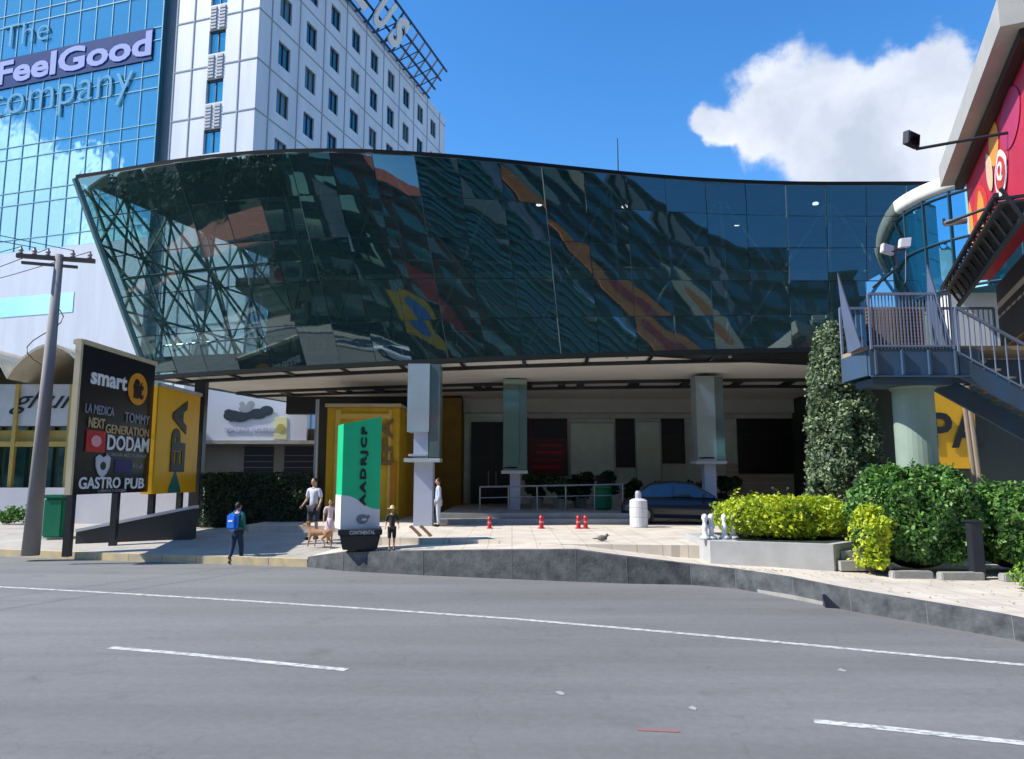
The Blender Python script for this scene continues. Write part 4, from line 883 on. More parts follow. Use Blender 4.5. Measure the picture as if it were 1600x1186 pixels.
rail_panel((Lx0+.05, Ly0, Lz), (Lx1, Ly0, Lz), 1.32, 24); rail_panel((Lx0+.05, Ly1, Lz), (Lx1+2, Ly1, Lz), 1.32, 30)
# splayed solid plates at both ends of the landing
for x, sgnx, hh in ((Lx0-.2, -1, 1.75), (Lx1-.05, -1, 1.95)):
    m1 = MB(); a = Vector((x, Ly0-.02, Lz+.05)); b = Vector((x+.12, Ly0+.9, Lz+.05)); ta = Vector((-.5, -.1, hh)); tb = Vector((-.1, 0, 1.0)); th = Vector((.03, 0, 0))
    m1.hexa([a, a+th, b+th, b, a+ta, a+ta+th, b+tb+th, b+tb]); m1.build('splayed_plate', mat('blue grey plate', (.13, .17, .27), .5), st)
mb = MB()   # brick coloured lattice infill
y = Ly0+.5
mb.box(Lx0+.25, Lx1-.35, y+.06, y+.1, Lz+.12, Lz+1.12); pan = mb.build('brick_infill', mat('brown brick', (.15, .085, .06), .85, var=.3, vs=6), st)
mb = MB()
for k in range(12): z = Lz+.14+.085*k; mb.box(Lx0+.25, Lx1-.35, y+.02, y+.055, z, z+.03)
for k in range(18): x = Lx0+.27+k*(Lx1-Lx0-.65)/17; mb.box(x, x+.025, y, y+.018, Lz+.12, Lz+1.12)
mb.build('mesh', mat('tan mesh', (.28, .2, .14), .7), pan)
# flight going down to the right
mb = MB(); n = 15; sx0, sz0 = Lx1+.1, Lz+.05
for y in (Ly0-.02, Ly0+1.5):
    mb.hexa([(sx0,y,sz0-.7),(sx0+5,y,sz0-3.6),(sx0+5,y+.08,sz0-3.6),(sx0,y+.08,sz0-.7),(sx0,y,sz0-.15),(sx0+5,y,sz0-3.05),(sx0+5,y+.08,sz0-3.05),(sx0,y+.08,sz0-.15)])
mb.build('stringer', M_blue, st)
for k in range(n): m1 = MB(); x = sx0+.33*k; z = sz0-.19*k-.16; m1.box(x, x+.36, Ly0+.07, Ly0+1.49, z, z+.05); m1.build('tread', MATS['tan deck edge'], st)
rail_panel((sx0, Ly0-.02, sz0-.2), (sx0+5, Ly0-.02, sz0-3.1), 1.15, 18); 
for k in range(2):
    m1 = MB(); q = pY(1516+k*8, 700, 19.5 + k*.6); m1.tube([(q.x-.1, q.y, 5.0), (q.x+.12, q.y, .7)], .06, 8); m1.build('prop', mat('tan prop', (.30, .24, .18), .6), st)
# ------------------------------------------------------------------ right hand building
rb = thing('corner_building', 'corner building with round blue glass drum and white curved eave', 'building', (15.5, 24, .7))
mb = MB(); mb.box(13.4, 30, 24.3, 40, .7, 6.1); mb.build('lower_wall', mat('dark olive wall', (.045, .06, .05), .7), rb)
mb = MB(); mb.box(14.0, 30, 23.2, 39, 6.1, 8.2); mb.build('white_storey', mat('white storey', (.62, .61, .58), .7, var=.05), rb)
DC = Vector((17.3, 24.8, 0)); DR_ = 3.6
mb = MB(); mb.lathe([(DR_, 8.2), (DR_, 11.5)], DC, 48); mb.build('drum_glass', M_drum, rb)
mb = MB()
for k in range(24): aa = 2*math.pi*k/24; q = DC + Vector((math.cos(aa), math.sin(aa), 0))*(DR_+.03); mb.bar(q + UP*8.2, q + UP*11.5, .07)
for z in (8.3, 9.9, 11.4): mb.tube([DC + Vector((math.cos(2*math.pi*k/48)*(DR_+.03), math.sin(2*math.pi*k/48)*(DR_+.03), z)) for k in range(49)], .04, 5, False)
mb.build('drum_mullions', mat('drum mullion', (.02, .06, .09), .4), rb)
mb = MB(); mb.lathe([(DR_-.1, 11.5), (DR_+.12, 11.55), (DR_+.18, 11.65), (DR_+.18, 12.0), (DR_-.1, 12.1), (.1, 12.3)], DC, 64); mb.build('curved_eave', mat('white eave', (.68, .66, .60), .6, var=.04), rb, smooth=True)
mb = MB(); mb.box(14.4, 15.6, 22.6, 23.1, 5.7, 6.3); 
# yellow EPA panel on the lower wall
e2 = thing('yellow_sign', 'yellow EPA wall panel half hidden behind the round pillar', 'sign', (13.8, 24.1, 2.6))
a = pY(1425, 732, 24.0); b = pY(1520, 612, 24.0); mb = MB(); mb.box(a.x, b.x, 24.0, 24.18, a.z, b.z); mb.build('panel', M_yellow, e2)
c0 = pY(1442, 675, 23.98); c1 = pY(1535, 675, 23.98)
text('lettering', 'EPA', (pY(1478, 672, 23.98)), (1, 0, 0), UP, 2.45, 1.15, M_letter, e2, .03, bold=.02)
# red billboard with leaning view along the street
bbd = Vector((-.43, -1, 0)).normalized(); bbn = Vector((-bbd.y*-1, 0, 0)); bbn = Vector((bbd.y, -bbd.x, 0)); 
if bbn.x > 0: bbn = -bbn
BB0 = Vector((12.2, 19, 0)); ZB0, ZB1, BL = 7.45, 10.25, 7.2
bbx = thing('red_billboard', 'large red and orange printed billboard at the top right', 'billboard', (11, 16, 6))
def bq(s, z, o=0): return BB0 + bbd*s + UP*z + bbn*o
mb = MB(); mb.obox(bq(0, ZB0) - bbn*.4, bbd*BL, bbn*.4, UP*(ZB1-ZB0)); mb.build('panel', mat('crimson print', (.55, .03, .06), .5, var=.15, vs=.8, c2=(.45, .02, .05)), bbx)
def blob(name, s, z, rs, rz, m, o=.012, sq=1, n=26, rot=0):
    m1 = MB(); ax = (bbd*math.cos(rot) + UP*math.sin(rot))*rs; ay = (-bbd*math.sin(rot) + UP*math.cos(rot))*rz; c = bq(s, z, o)
    A = [c + ax*math.cos(2*math.pi*k/n)*(1 if math.sin(2*math.pi*k/n) < 0 else 1-.5*math.sin(2*math.pi*k/n)**2) + ay*math.sin(2*math.pi*k/n) for k in range(n)]; Bq = [p + bbn*.01 for p in A]
    m1.add(A+Bq, [tuple(range(n))[::-1], tuple(range(n, 2*n))] + [(i, (i+1) % n, n+(i+1) % n, n+i) for i in range(n)]); return m1.build(name, m, bbx)
M_org = mat('print orange', (.85, .33, .06), .5, var=.1); M_rd2 = mat('print red', (.62, .05, .03), .5); M_pur = mat('print magenta', (.50, .04, .12), .5); M_crm = mat('print cream', (.75, .55, .35), .5)
blob('printed_drop', 1.55, 8.75, .95, .75, M_rd2, .012); blob('printed_flame', 1.7, 8.75, .42, .55, M_org, .026); blob('printed_petal', .3, 8.8, .28, .7, M_org, .012)
blob('printed_petal', 3.6, 9.75, .5, .55, M_org, .012, rot=.3); blob('printed_petal', 3.0, 9.3, .3, .5, M_crm, .024, rot=.3); blob('printed_haze', 5.2, 9.6, .9, .6, M_pur, .012)
blob('printed_ring', 4.1, 8.85, .6, .5, M_lwhite, .024); blob('printed_core', 4.1, 8.83, .46, .38, M_rd2, .036); text('lettering', 'Q', bq(4.1, 8.85, .05), bbd, UP, .5, .45, M_lwhite, bbx, .01, bold=.03)
for k in range(5): blob('printed_petal', .6+.9*k, 7.75, .3, .1, mat('print pink', (.75, .12, .15), .5), .012, rot=.4)
mb = MB(); mb.obox(bq(-.4, ZB1+.03) - bbn*.1, bbd*(BL+.8), bbn*.65, UP*.5); mb.obox(bq(-.4, ZB1+.53)-bbn*1.5, bbd*(BL+.8), bbn*2.05, UP*.06); mb.build('eave_beam', mat('stone grey beam', (.42, .41, .38), .7), bbx)
mb = MB(); mb.obox(bq(-.3, ZB1-.16) + bbn*.02, bbd*(BL+.5), bbn*.2, UP*.18); mb.build('shadow_gap_trim', mat('brown trim', (.035, .018, .015), .6), bbx)
mb = MB()
for o in (.1, .75): mb.bar(bq(-.1, ZB0-.12, o), bq(BL, ZB0-.12, o), .08)
mb.bar(bq(-.1, ZB0-.62, .4), bq(BL, ZB0-.62, .4), .08)
for k in range(13):
    s = k*.58; mb.bar(bq(s, ZB0-.12, .1), bq(s+.3, ZB0-.62, .4), .05); mb.bar(bq(s+.3, ZB0-.62, .4), bq(s+.58, ZB0-.12, .75), .05); mb.bar(bq(s, ZB0-.12, .1), bq(s, ZB0-.12, .75), .05)
mb.obox(bq(0, ZB0-.3, .12), bbd*BL, bbn*.6, UP*.05); mb.build('catwalk_truss', M_dark, bbx)
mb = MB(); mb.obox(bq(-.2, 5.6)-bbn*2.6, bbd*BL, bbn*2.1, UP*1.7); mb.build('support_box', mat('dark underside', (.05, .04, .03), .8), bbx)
for k, (u, v, Y, s, z) in enumerate(((1431, 233, 15.2, 5.0, 9.35), (1475, 350, 15.6, 5.2, 7.9))):
    q = pY(u, v, Y); fl = thing('floodlight', ['black square floodlight on the long upper arm before the billboard', 'small pale spotlight on the lower arm before the billboard'][k], 'floodlight', q)
    m1 = MB(); m1.tube([q, bq(s, z, .02)], .035, 8); m1.tube([q, q + UP*.12], .03, 8); m1.build('arm', M_dark, fl)
    if k == 0: m1 = MB(); m1.obox(q + Vector((-.22, -.12, .1)), (.3, .12, -.06), (-.05, .14, .02), (.05, .03, .3)); m1.build('lamp_head', M_dark, fl); m1 = MB(); m1.obox(q + Vector((-.19, -.135, .12)), (.26, .1, -.05), (-.01, .01, 0), (.045, .025, .25)); m1.build('lens', M_carglass, fl)
    else: m1 = MB(); m1.tube([q, q + Vector((.4, -.15, .05))], [.06, .09], 10); m1.build('lamp_head', M_steel, fl)
q = pY(1402, 388, 21.8); fl = thing('floodlight', 'white double floodlight at the right end of the glass front', 'floodlight', q)
m1 = MB(); m1.obox(q + Vector((-.45, 0, -.1)), (.4, .1, -.08), (-.03, .15, 0), (.05, 0, .28)); m1.obox(q + Vector((.08, 0, .02)), (.32, -.05, .02), (0, .15, 0), (.05, 0, .3)); m1.build('lamp_head', M_white, fl, bevel=.02)
m1 = MB(); m1.tube([q + Vector((0, .1, -.6)), q + Vector((0, .1, .1))], .04, 8); m1.tube([q + Vector((-.3, .1, -.1)), q + Vector((.3, .1, 0))], .03, 8); m1.tube([q + Vector((0, .1, -.6)), q + Vector((0, 1.6, -.8))], .04, 8); m1.build('bracket', M_dark, fl)
# ------------------------------------------------------------------ terrace planting, railing, small items
hr = thing('ramp_railing', 'grey tubular handrail along the terrace in front of the plants', 'railing', (2, 27.8, 1.08))
def rl(u, v, Y=28): return pY(u, v, Y)
mb = MB(); a = Vector((-1.2, 28, 1.95)); b = Vector((4.15, 28, 2.05)); mb.tube([a, b], .035, 8); mb.tube([a-UP*.4, b-UP*.4], .02, 8)
mb.build('rail', M_steel, hr)
for k in range(6): q = a.lerp(b, k/5); m1 = MB(); m1.tube([(q.x, q.y, 1.07), q], .03, 8); m1.build('post', M_steel, hr)
PLANT = [(x, 30.5 + .4*math.sin(x*3), 1.08) for x in (1.0, 1.9, 2.8, 3.7)] + [(5.2, 31.5, .72), (6.4, 31.5, .72), (7.6, 31.5, .72), (9.0, 31.5, .72)]
for k, (x, y, z) in enumerate(PLANT):
    t = thing('terrace_plant', ['dark leafy plant beside the second hall column', 'dark leafy plant behind the handrail, second from the hall column', 'dark leafy plant under the first narrow window', 'dark leafy plant directly behind the green barrel', 'leafy plant behind the rear of the dark car', 'leafy plant behind the middle of the dark car', 'leafy plant behind the third hall column', 'leafy plant right of the third hall column'][k], 'plant', (x, y, z), 'shaded plants before the shop wall')
    h = random.uniform(.9, 1.35); bl = [((x+random.uniform(-.4, .4), y+random.uniform(-.3, .3), z+.5+random.uniform(-.1, .1)+h*random.random()*.7), (.3, .3, .25)) for _ in range(9)]
    clumps(bl, 1300, .2, .2).build('foliage', M_leafD, t)
    m1 = MB(); m1.lathe([(.22, 0), (.3, .35), (.32, .38)], (x, y, z), 14); m1.build('pot', M_conc, t)
    m1 = MB()
    for _ in range(5): m1.tube([(x, y, z+.35), (x+random.uniform(-.2, .2), y, z+.8), (x+random.uniform(-.4, .4), y+random.uniform(-.2, .2), z+.5+h*.7)], [.02, .015, .008], 5)
    m1.build('stem', M_bark, t)
p = pZ(938, 797, 1.08); t = thing('green_barrel', 'round green waste barrel on the terrace behind the red bollards', 'bin', (3.45, 28.6, 1.08))
mb = MB(); mb.lathe([(.3, 0), (.36, .1), (.37, .35), (.35, .37), (.37, .39), (.36, .75), (.33, .8)], (3.45, 28.6, 1.08), 20); mb.build('body', M_bin, t); mb = MB(); mb.lathe([(.38, .8), (.39, .85), (.2, .93)], (3.45, 28.6, 1.08), 20); mb.build('rim', M_bin, t)
t = thing('red_bollard', 'red bollard standing below the dark doorway', 'bollard', (0, 0, 0), 'short red bollards at the terrace edge')
mb = MB(); mb.lathe([(.14, 0), (.14, .04), (.085, .05), (.08, .42), (.1, .44), (.06, .5)], n=16); mb.build('post', M_red, t, smooth=False)
mb = MB(); mb.lathe([(.089, .22), (.089, .30)], n=16); mb.build('band', mat('pink band', (.6, .2, .2), .5), t)
for k, (u, v, s) in enumerate(((765, 826, .9), (846, 826, 1.0), (904, 826, 1.0), (915, 826, 1.0))):
    o = t if k == 0 else copy_tree(t); q = pZ(u, v, .715); o.location = (q.x, q.y, .717); o.scale = (s*.8, s*.8, s*.8)
    if k: o['label'] = ['', 'red bollard just right of the slim second hall column', 'left one of the close pair of red bollards', 'right one of the close pair of red bollards'][k]
t = thing('white_barrel', 'white plastic drum standing left of the dark parked car', 'barrel', (4.1, 24.3, .717))
mb = MB(); mb.lathe([(.26, 0), (.29, .03), (.29, .3), (.27, .32), (.29, .34), (.29, .6), (.27, .62), (.29, .64), (.28, .85), (.2, .9), (.1, .92)], (4.1, 24.3, .717), 22); mb.build('drum', M_white, t, smooth=False)
mb = MB(); mb.lathe([(.1, .92), (.1, 1.08), (.07, 1.16)], (4.1, 24.3, .717), 14); mb.build('neck', mat('grey cap', (.4, .42, .46), .5), t)
t = thing('white_bollard', 'first small white bollard from the left on the planter ledge', 'bollard', (0, 0, 0), 'small white turned bollards')
mb = MB(); mb.lathe([(.12, 0), (.12, .06), (.06, .1), (.055, .22), (.09, .28), (.05, .34), (.045, .42), (.075, .48), (.06, .55), (.02, .58)], n=16); mb.build('shaft', M_lwhite, t, smooth=True)
mb = MB(); mb.lathe([(.14, 0), (.14, .035)], n=16); mb.build('foot', M_conc, t)
for k, (u, v) in enumerate(((1098, 838), (1109, 840), (1131, 840), (1146, 841))):
    o = t if k == 0 else copy_tree(t); q = pY(u+3, v, 17.35); o.location = (q.x, 17.3 + .06*k, .902)
    if k: o['label'] = ['', 'second small white bollard from the left on the planter ledge', 'third small white bollard from the left on the planter ledge', 'small white bollard on the planter ledge nearest the yellow hedge'][k]
q = pZ(655, 846, .717); q.y = 20.6; q.x = pY(655, 800, 20.6).x; t = thing('folding_rack', 'low brown folding frame on the sunlit plaza near the white column', 'rack', (q.x, q.y, .717))
for dx in (0, .28): m1 = MB(); m1.bar((q.x+dx-.25, q.y, .99), (q.x+dx+.05, q.y-.1, .72), .05, .03); m1.bar((q.x+dx-.25, q.y+.3, .99), (q.x+dx+.05, q.y+.2, .72), .05, .03); m1.build('frame_leg', mat('brown wood', (.2, .12, .07), .8), t)
m1 = MB(); m1.bar((q.x-.25, q.y, .95), (q.x-.25, q.y+.3, .95), .03); m1.bar((q.x+.04, q.y, .95), (q.x+.04, q.y+.3, .95), .03); m1.build('crossbar', MATS['brown wood'], t)
q = pZ(941, 846, .717); mb = MB(); mb.ellip((q.x, q.y, .80), (.13, .07, .075)); mb.ellip((q.x+.12, q.y, .87), (.04, .035, .045)); mb.ellip((q.x-.16, q.y, .79), (.09, .04, .02)); mb.tube([(q.x, q.y-.03, .72), (q.x, q.y-.03, .78)], .008, 5); mb.tube([(q.x, q.y+.03, .72), (q.x, q.y+.03, .78)], .008, 5); mb.tube([(q.x+.15, q.y, .87), (q.x+.19, q.y, .86)], [.012, .003], 5)
tag(mb.build('pigeon', mat('pigeon grey', (.15, .13, .12), .7), base=(q.x, q.y, .717), smooth=True), 'small grey brown pigeon on the sunlit plaza paving', 'pigeon')
# ------------------------------------------------------------------ vehicles
def make_car(name, label, loc, rz, paint, L_=4.4, group=None):
    t = thing(name, label, 'car', loc, group); W2 = .88
    S = [(-2.2,.35,.62,.70),(-2.12,.28,.80,.80),(-1.7,.24,.93,.86),(-1.2,.22,.96,.88),(0,.2,.93,.88),(.9,.2,.92,.88),(1.5,.22,.84,.86),(2.0,.25,.72,.80),(2.18,.32,.58,.68)]
    k = L_/4.4; mb = MB(); vs = []; n = 9
    for x, zb, zt, hw in S:
        ring = [(0,zb),(hw*.9,zb),(hw,zb+.15),(hw*1.01,(zb+zt)/2),(hw*.94,zt-.04),(hw*.7,zt),(0,zt+.02)]
        full = ring + [(-a, b) for a, b in ring[-2:0:-1]]
        vs += [(x*k, a, b) for a, b in full]; nn = len(full)
    fs = [(i*nn+j, i*nn+(j+1) % nn, (i+1)*nn+(j+1) % nn, (i+1)*nn+j) for i in range(len(S)-1) for j in range(nn)] + [tuple(range(nn))[::-1], tuple(range((len(S)-1)*nn, len(S)*nn))]
    mb.add(vs, fs); mb.v = [(x+loc[0], y+loc[1], z+loc[2]) for x, y, z in mb.v]; body = mb.build('body', paint, t, smooth=True)
    G = [(-1.75,.94,.94,.72),(-1.15,.93,1.36,.66),(-.3,.93,1.44,.64),(.35,.92,1.38,.64),(1.15,.9,.92,.72)]
    mb = MB(); vs = []
    for x, zb, zt, hw in G: vs += [(x*k+loc[0], s*a+loc[1], z+loc[2]) for s, a, z in ((1, .8, zb), (1, hw, zt), (-1, hw, zt), (-1, .8, zb))]
    mb.add(vs, [(i*4+j, i*4+j+1, i*4+j+5, i*4+j+4) for i in range(4) for j in range(3)]); mb.build('glazing', M_carglass, t)
    mb = MB()
    for i in (1, 2): 
        a, b = G[i], G[i+1]; q = [(a[0]*k, a[3]+.01, a[2]+.012), (b[0]*k, b[3]+.01, b[2]+.012), (b[0]*k, -b[3]-.01, b[2]+.012), (a[0]*k, -a[3]-.01, a[2]+.012)]
        q = [Vector(p) + Vector(loc) for p in q]; mb.hexa(q + [p + UP*.03 for p in q])
    for s in (-1, 1):
        for i in range(4):
            a, b = G[i], G[i+1]; mb.bar(Vector((a[0]*k, s*(a[3]+.01), a[2]+.01)) + Vector(loc), Vector((b[0]*k, s*(b[3]+.01), b[2]+.01)) + Vector(loc), .06, .04)
        mb.bar(Vector((-.35*k, s*.82, .93)) + Vector(loc), Vector((-.3*k, s*.66, 1.42)) + Vector(loc), .06, .04)
    mb.build('roof', paint, t)
    for x in (-1.35, 1.35):
        for s in (-1, 1):
            c = Vector((x*k, s*.80, .32)) + Vector(loc); m1 = MB(); N_ = 20
            prof = [(.20, -.1), (.31, -.1), (.325, -.05), (.325, .05), (.31, .1), (.20, .1)]
            vs = [c + Vector((r*math.cos(2*math.pi*j/N_), o, r*math.sin(2*math.pi*j/N_))) for r, o in prof for j in range(N_)]
            m1.add(vs, [(i*N_+j, i*N_+(j+1) % N_, (i+1)*N_+(j+1) % N_, (i+1)*N_+j) for i in range(5) for j in range(N_)]); wh = m1.build('wheel', M_rubber, t)
            m1 = MB(); m1.disc(c + Vector((0, s*.07, 0)), Vector((.2, 0, 0)), Vector((0, 0, .2)), 20, .02)
            for j in range(5): aa = j*1.2566; m1.bar(c + Vector((0, s*.1, 0)), c + Vector((.19*math.cos(aa), s*.1, .19*math.sin(aa))), .05, .02)
            m1.build('rim', M_steel, wh)
    for s in (-1, 1):
        m1 = MB(); m1.ellip(Vector((2.06*k, s*.58, .6)) + Vector(loc), (.12, .17, .07)); m1.build('headlight', M_chrome, t)
        m1 = MB(); m1.ellip(Vector((-2.12*k, s*.6, .7)) + Vector(loc), (.07, .16, .07)); m1.build('tail_light', M_red, t)
        m1 = MB(); m1.ellip(Vector((.75*k, s*.98, .98)) + Vector(loc), (.06, .11, .07)); m1.build('mirror', paint, t)
    t.rotation_euler.z = rz; return t
M_navy = mat('navy car paint', (.006, .009, .02), .25, spec=.6)
make_car('parked_car', 'dark navy sedan parked under the hall beside the third column', (6.0, 26.4, .717), R(-12), M_navy, 4.2)
def motorcycle(loc, rz, label):
    t = thing('motorcycle', label, 'motorcycle', loc, 'parked motorcycles'); l = Vector(loc)
    for x in (-.65, .68):
        m1 = MB(); m1.tube([l + Vector((x+.27*math.cos(k*math.pi/10), 0, .31+.27*math.sin(k*math.pi/10))) for k in range(21)], .055, 8, False); wh = m1.build('wheel', M_rubber, t)
        m1 = MB(); 
        for k in range(6): aa = k*math.pi/6; d = Vector((math.cos(aa), 0, math.sin(aa)))*.24; m1.bar(l+Vector((x, 0, .31))-d, l+Vector((x, 0, .31))+d, .02)
        m1.build('rim', M_steel, wh)
    m1 = MB(); m1.ellip(l+Vector((.12, 0, .82)), (.3, .15, .15)); m1.ellip(l+Vector((0, 0, .5)), (.25, .16, .2)); m1.build('tank_engine', mat('dark tank', (.05, .05, .06), .3), t, smooth=True)
    m1 = MB(); m1.ellip(l+Vector((-.4, 0, .82)), (.38, .13, .07)); m1.build('seat', M_rubber, t, smooth=True)
    m1 = MB(); m1.tube([l+Vector((.7, 0, .32)), l+Vector((.45, 0, 1.0))], .035, 8); m1.tube([l+Vector((.42, -.35, 1.08)), l+Vector((.45, 0, 1.0)), l+Vector((.42, .35, 1.08))], .02, 8); m1.tube([l+Vector((-.65, .08, .32)), l+Vector((.1, .08, .4)), l+Vector((.4, 0, .9))], .03, 8); m1.tube([l+Vector((-.9, .14, .35)), l+Vector((0, .14, .35))], .04, 8); m1.build('frame', M_steel, t)
    m1 = MB(); m1.ellip(l+Vector((.55, 0, .93)), (.08, .1, .1)); m1.build('headlight', M_chrome, t)
    for s in (-1, 1): m1 = MB(); m1.tube([l+Vector((.42, s*.25, 1.08)), l+Vector((.38, s*.3, 1.25))], .01, 5); m1.ellip(l+Vector((.38, s*.32, 1.28)), (.02, .06, .04)); m1.build('mirror', M_dark, t)
    t.rotation_euler.z = rz
motorcycle((7.4, 21.5, .717), R(20), 'dark motorcycle showing its top just above the yellow hedge')
motorcycle((13.2, 20.2, .717), R(35), 'dark motorcycle under the stairs at the right edge'); 
# ------------------------------------------------------------------ people
def skin_mesh(chains, mat_, name, parent, sub=2, extra=None):
    """chains: lists of (point, radius); first chain's first vertex is the pelvis; others attach by index of nearest vertex"""
    vs, rs, es = [], [], []
    def addv(p, r):
        for i, q in enumerate(vs):
            if (Vector(q)-Vector(p)).length < 1e-5: return i
        vs.append(tuple(p)); rs.append(r); return len(vs)-1
    for ch in chains:
        prev = None
        for p, r in ch:
            i = addv(p, r)
            if prev is not None and i != prev: es.append((prev, i))
            prev = i
    me = bpy.data.meshes.new('sk'); me.from_pydata(vs, es, []); o = bpy.data.objects.new('sk', me); col.objects.link(o)
    md = o.modifiers.new('s', 'SKIN'); md.use_smooth_shade = True
    for i, sv in enumerate(me.skin_vertices[0].data): sv.radius = (rs[i], rs[i]); sv.use_root = (i == 0)
    ms = o.modifiers.new('b', 'SUBSURF'); ms.levels = sub; ms.render_levels = sub
    dg = bpy.context.evaluated_depsgraph_get(); dg.update(); m2 = bpy.data.meshes.new_from_object(o.evaluated_get(dg)); bpy.data.objects.remove(o)
    bm = bmesh.new(); bm.from_mesh(m2)
    if extra:
        for em in extra:
            tmp = bpy.data.meshes.new('x'); tmp.from_pydata(em.v, [], em.f); bm.from_mesh(tmp)
    bmesh.ops.recalc_face_normals(bm, faces=bm.faces[:])
    bm.to_mesh(m2); bm.free(); m2.materials.clear(); m2.materials.append(mat_)
    m2.name = name; m2.shade_smooth()
    o = bpy.data.objects.new(name, m2); col.objects.link(o); o.parent = parent; return o
def person(label, loc, H, rz, top, bottom, walk=.0, arms=(0, 0), skirt=False, shorts=False, sleeves=.55, hair='short', hat=None, bag=None, shoes=M_rubber, slim=1.0, group='people around the plaza'):
    t = thing('person', label, 'person', loc, group); s = H/1.75; V = lambda x, y, z: Vector((x, y, z))*s
    hipz, shz = .92, 1.43; w_ = .18*slim; out = []
    legs = []; feet = []
    for sd_s in (-1, 1):
        st_ = walk*sd_s; hip = V(sd_s*.09, 0, hipz-.04); kn = V(sd_s*.095, st_*.22+.03*(abs(walk) > 0), .5); an = V(sd_s*.09, st_*.5-.02, .09+.05*max(0, -st_)); toe = an + V(0, .16, -.055)
        legs.append((hip, kn, an, toe))
    arm = []
    for k, sd_s in enumerate((-1, 1)):
        f = arms[k]; sh = V(sd_s*w_, 0, shz); el = V(sd_s*(w_+.06), .05*f-.03, 1.14+.02*abs(f)); wr = el + V(sd_s*(.02), .10+.16*f, -.22+.10*max(0, f)); arm.append((sh, el, wr))
    body = [[(V(0, 0, hipz), .115*s), (V(0, .0, 1.08), .10*s), (V(0, .0, 1.28), .115*s), (V(0, 0, 1.42), .085*s), (V(0, .005, 1.50), .05*s), (V(0, .012, 1.56), .052*s)]]
    ex = []
    for hip, kn, an, toe in legs: body.append([(V(0, 0, hipz), .115*s), (hip, .085*s), (kn, .052*s), (an, .034*s), (toe, .03*s)])
    for sh, el, wr in arm: body.append([(V(0, 0, 1.42), .085*s), (sh, .052*s), (el, .038*s), (wr, .024*s), (wr + (wr-el).normalized()*.05*s, .03*s)])
    hc = V(0, .02, 1.645)
    he = MB(); he.ellip(hc, (.075*s, .095*s, .115*s), 18, 14); he.ellip(hc + V(0, .095, -.01), (.012*s, .02*s, .022*s), 8, 6)
    for sd_s in (-1, 1): he.ellip(hc + V(sd_s*.077, 0, -.005), (.012*s, .02*s, .03*s), 8, 6)
    he.ellip(hc + V(0, .088, -.055), (.022*s, .008*s, .006*s), 8, 5)
    for sh, el, wr in arm:   # five curled fingers on each palm
        d = (wr-el).normalized(); side = 1 if sh.x > 0 else -1; pal = wr + d*.07*s; ac = Vector((0, 1, 0))
        for j in range(4): a0 = pal + ac*(j-1.5)*.018*s; L1 = (.036, .042, .04, .03)[j]*s; he.tube([a0, a0 + d*L1, a0 + d*L1*1.6 + Vector((-side, 0, 0))*L1*.5], [.0085*s, .008*s, .006*s], 6)
        a0 = wr + d*.03*s + ac*.025*s; he.tube([a0, a0 + ac*.03*s + d*.02*s, a0 + ac*.035*s + d*.05*s], [.01*s, .009*s, .007*s], 6)
    b = skin_mesh(body, M_skin, 'body', t, 2, [he])
    for sd_s in (-1, 1):
        m1 = MB(); m1.ellip(hc + V(sd_s*.03, .087, .012), (.012*s, .008*s, .008*s), 8, 6); m1.v = [(x+loc[0], y+loc[1], z+loc[2]) for x, y, z in m1.v]; m1.build('eye', M_hair, t)
    g = .016*s
    ch = [[(V(0, 0, hipz+.0), .125*s+g*.3), (V(0, 0, 1.08), .11*s+g), (V(0, 0, 1.28), .12*s+g), (V(0, 0, 1.42), .09*s+g), (V(0, 0, 1.475), .055*s+g)]]
    for sh, el, wr in arm:
        e = sh.lerp(el, min(1, sleeves*1.6)) ; c = [(V(0, 0, 1.42), .09*s+g), (sh, .055*s+g), (e, .045*s+g*.8)]
        if sleeves > .8: c.append((wr, .032*s+g*.5))
        ch.append(c)
    skin_mesh(ch, top, 'shirt' if not skirt else 'dress_top', t)
    if skirt:
        m1 = MB(); m1.lathe([(.13*s, 1.02*s), (.16*s, .85*s), (.21*s, .6*s), (.23*s, .48*s)], n=20); m1.v = [(x+loc[0], y+loc[1], z+loc[2]) for x, y, z in m1.v]; m1.build('skirt', bottom, t, smooth=True)
    else:
        ch = []
        for hip, kn, an, toe in legs:
            c = [(V(0, 0, hipz), .12*s+g), (hip, .088*s+g), (kn, .06*s+g)]
            if not shorts: c.append((an + V(0, 0, .02), .045*s+g*.6))
            ch.append(c)
        skin_mesh(ch, bottom, 'shorts' if shorts else 'trousers', t)
    for hip, kn, an, toe in legs:
        m1 = MB(); m1.ellip((an+toe)/2 - V(0, 0, .015) + Vector(loc), (.045*s, .13*s, .05*s), 12, 8); m1.build('shoe', shoes, t, smooth=True)
    m1 = MB(); hl = Vector(loc)
    if hat:
        m1.lathe([(.2*s, 0), (.205*s, .012*s), (.095*s, .02*s), (.09*s, .1*s), (.05*s, .13*s)], hc + V(0, 0, .05) + hl, 22); m1.build('hat', hat, t, smooth=True); m1 = MB()
    m1.ellip(hc + V(0, -.018, .025) + hl, (.083*s, .095*s, .11*s), 16, 12)
    if hair == 'long': m1.ellip(hc + V(0, -.06, -.09) + hl, (.075*s, .05*s, .15*s), 12, 9)
    m1.build('hair', M_hair, t, smooth=True)
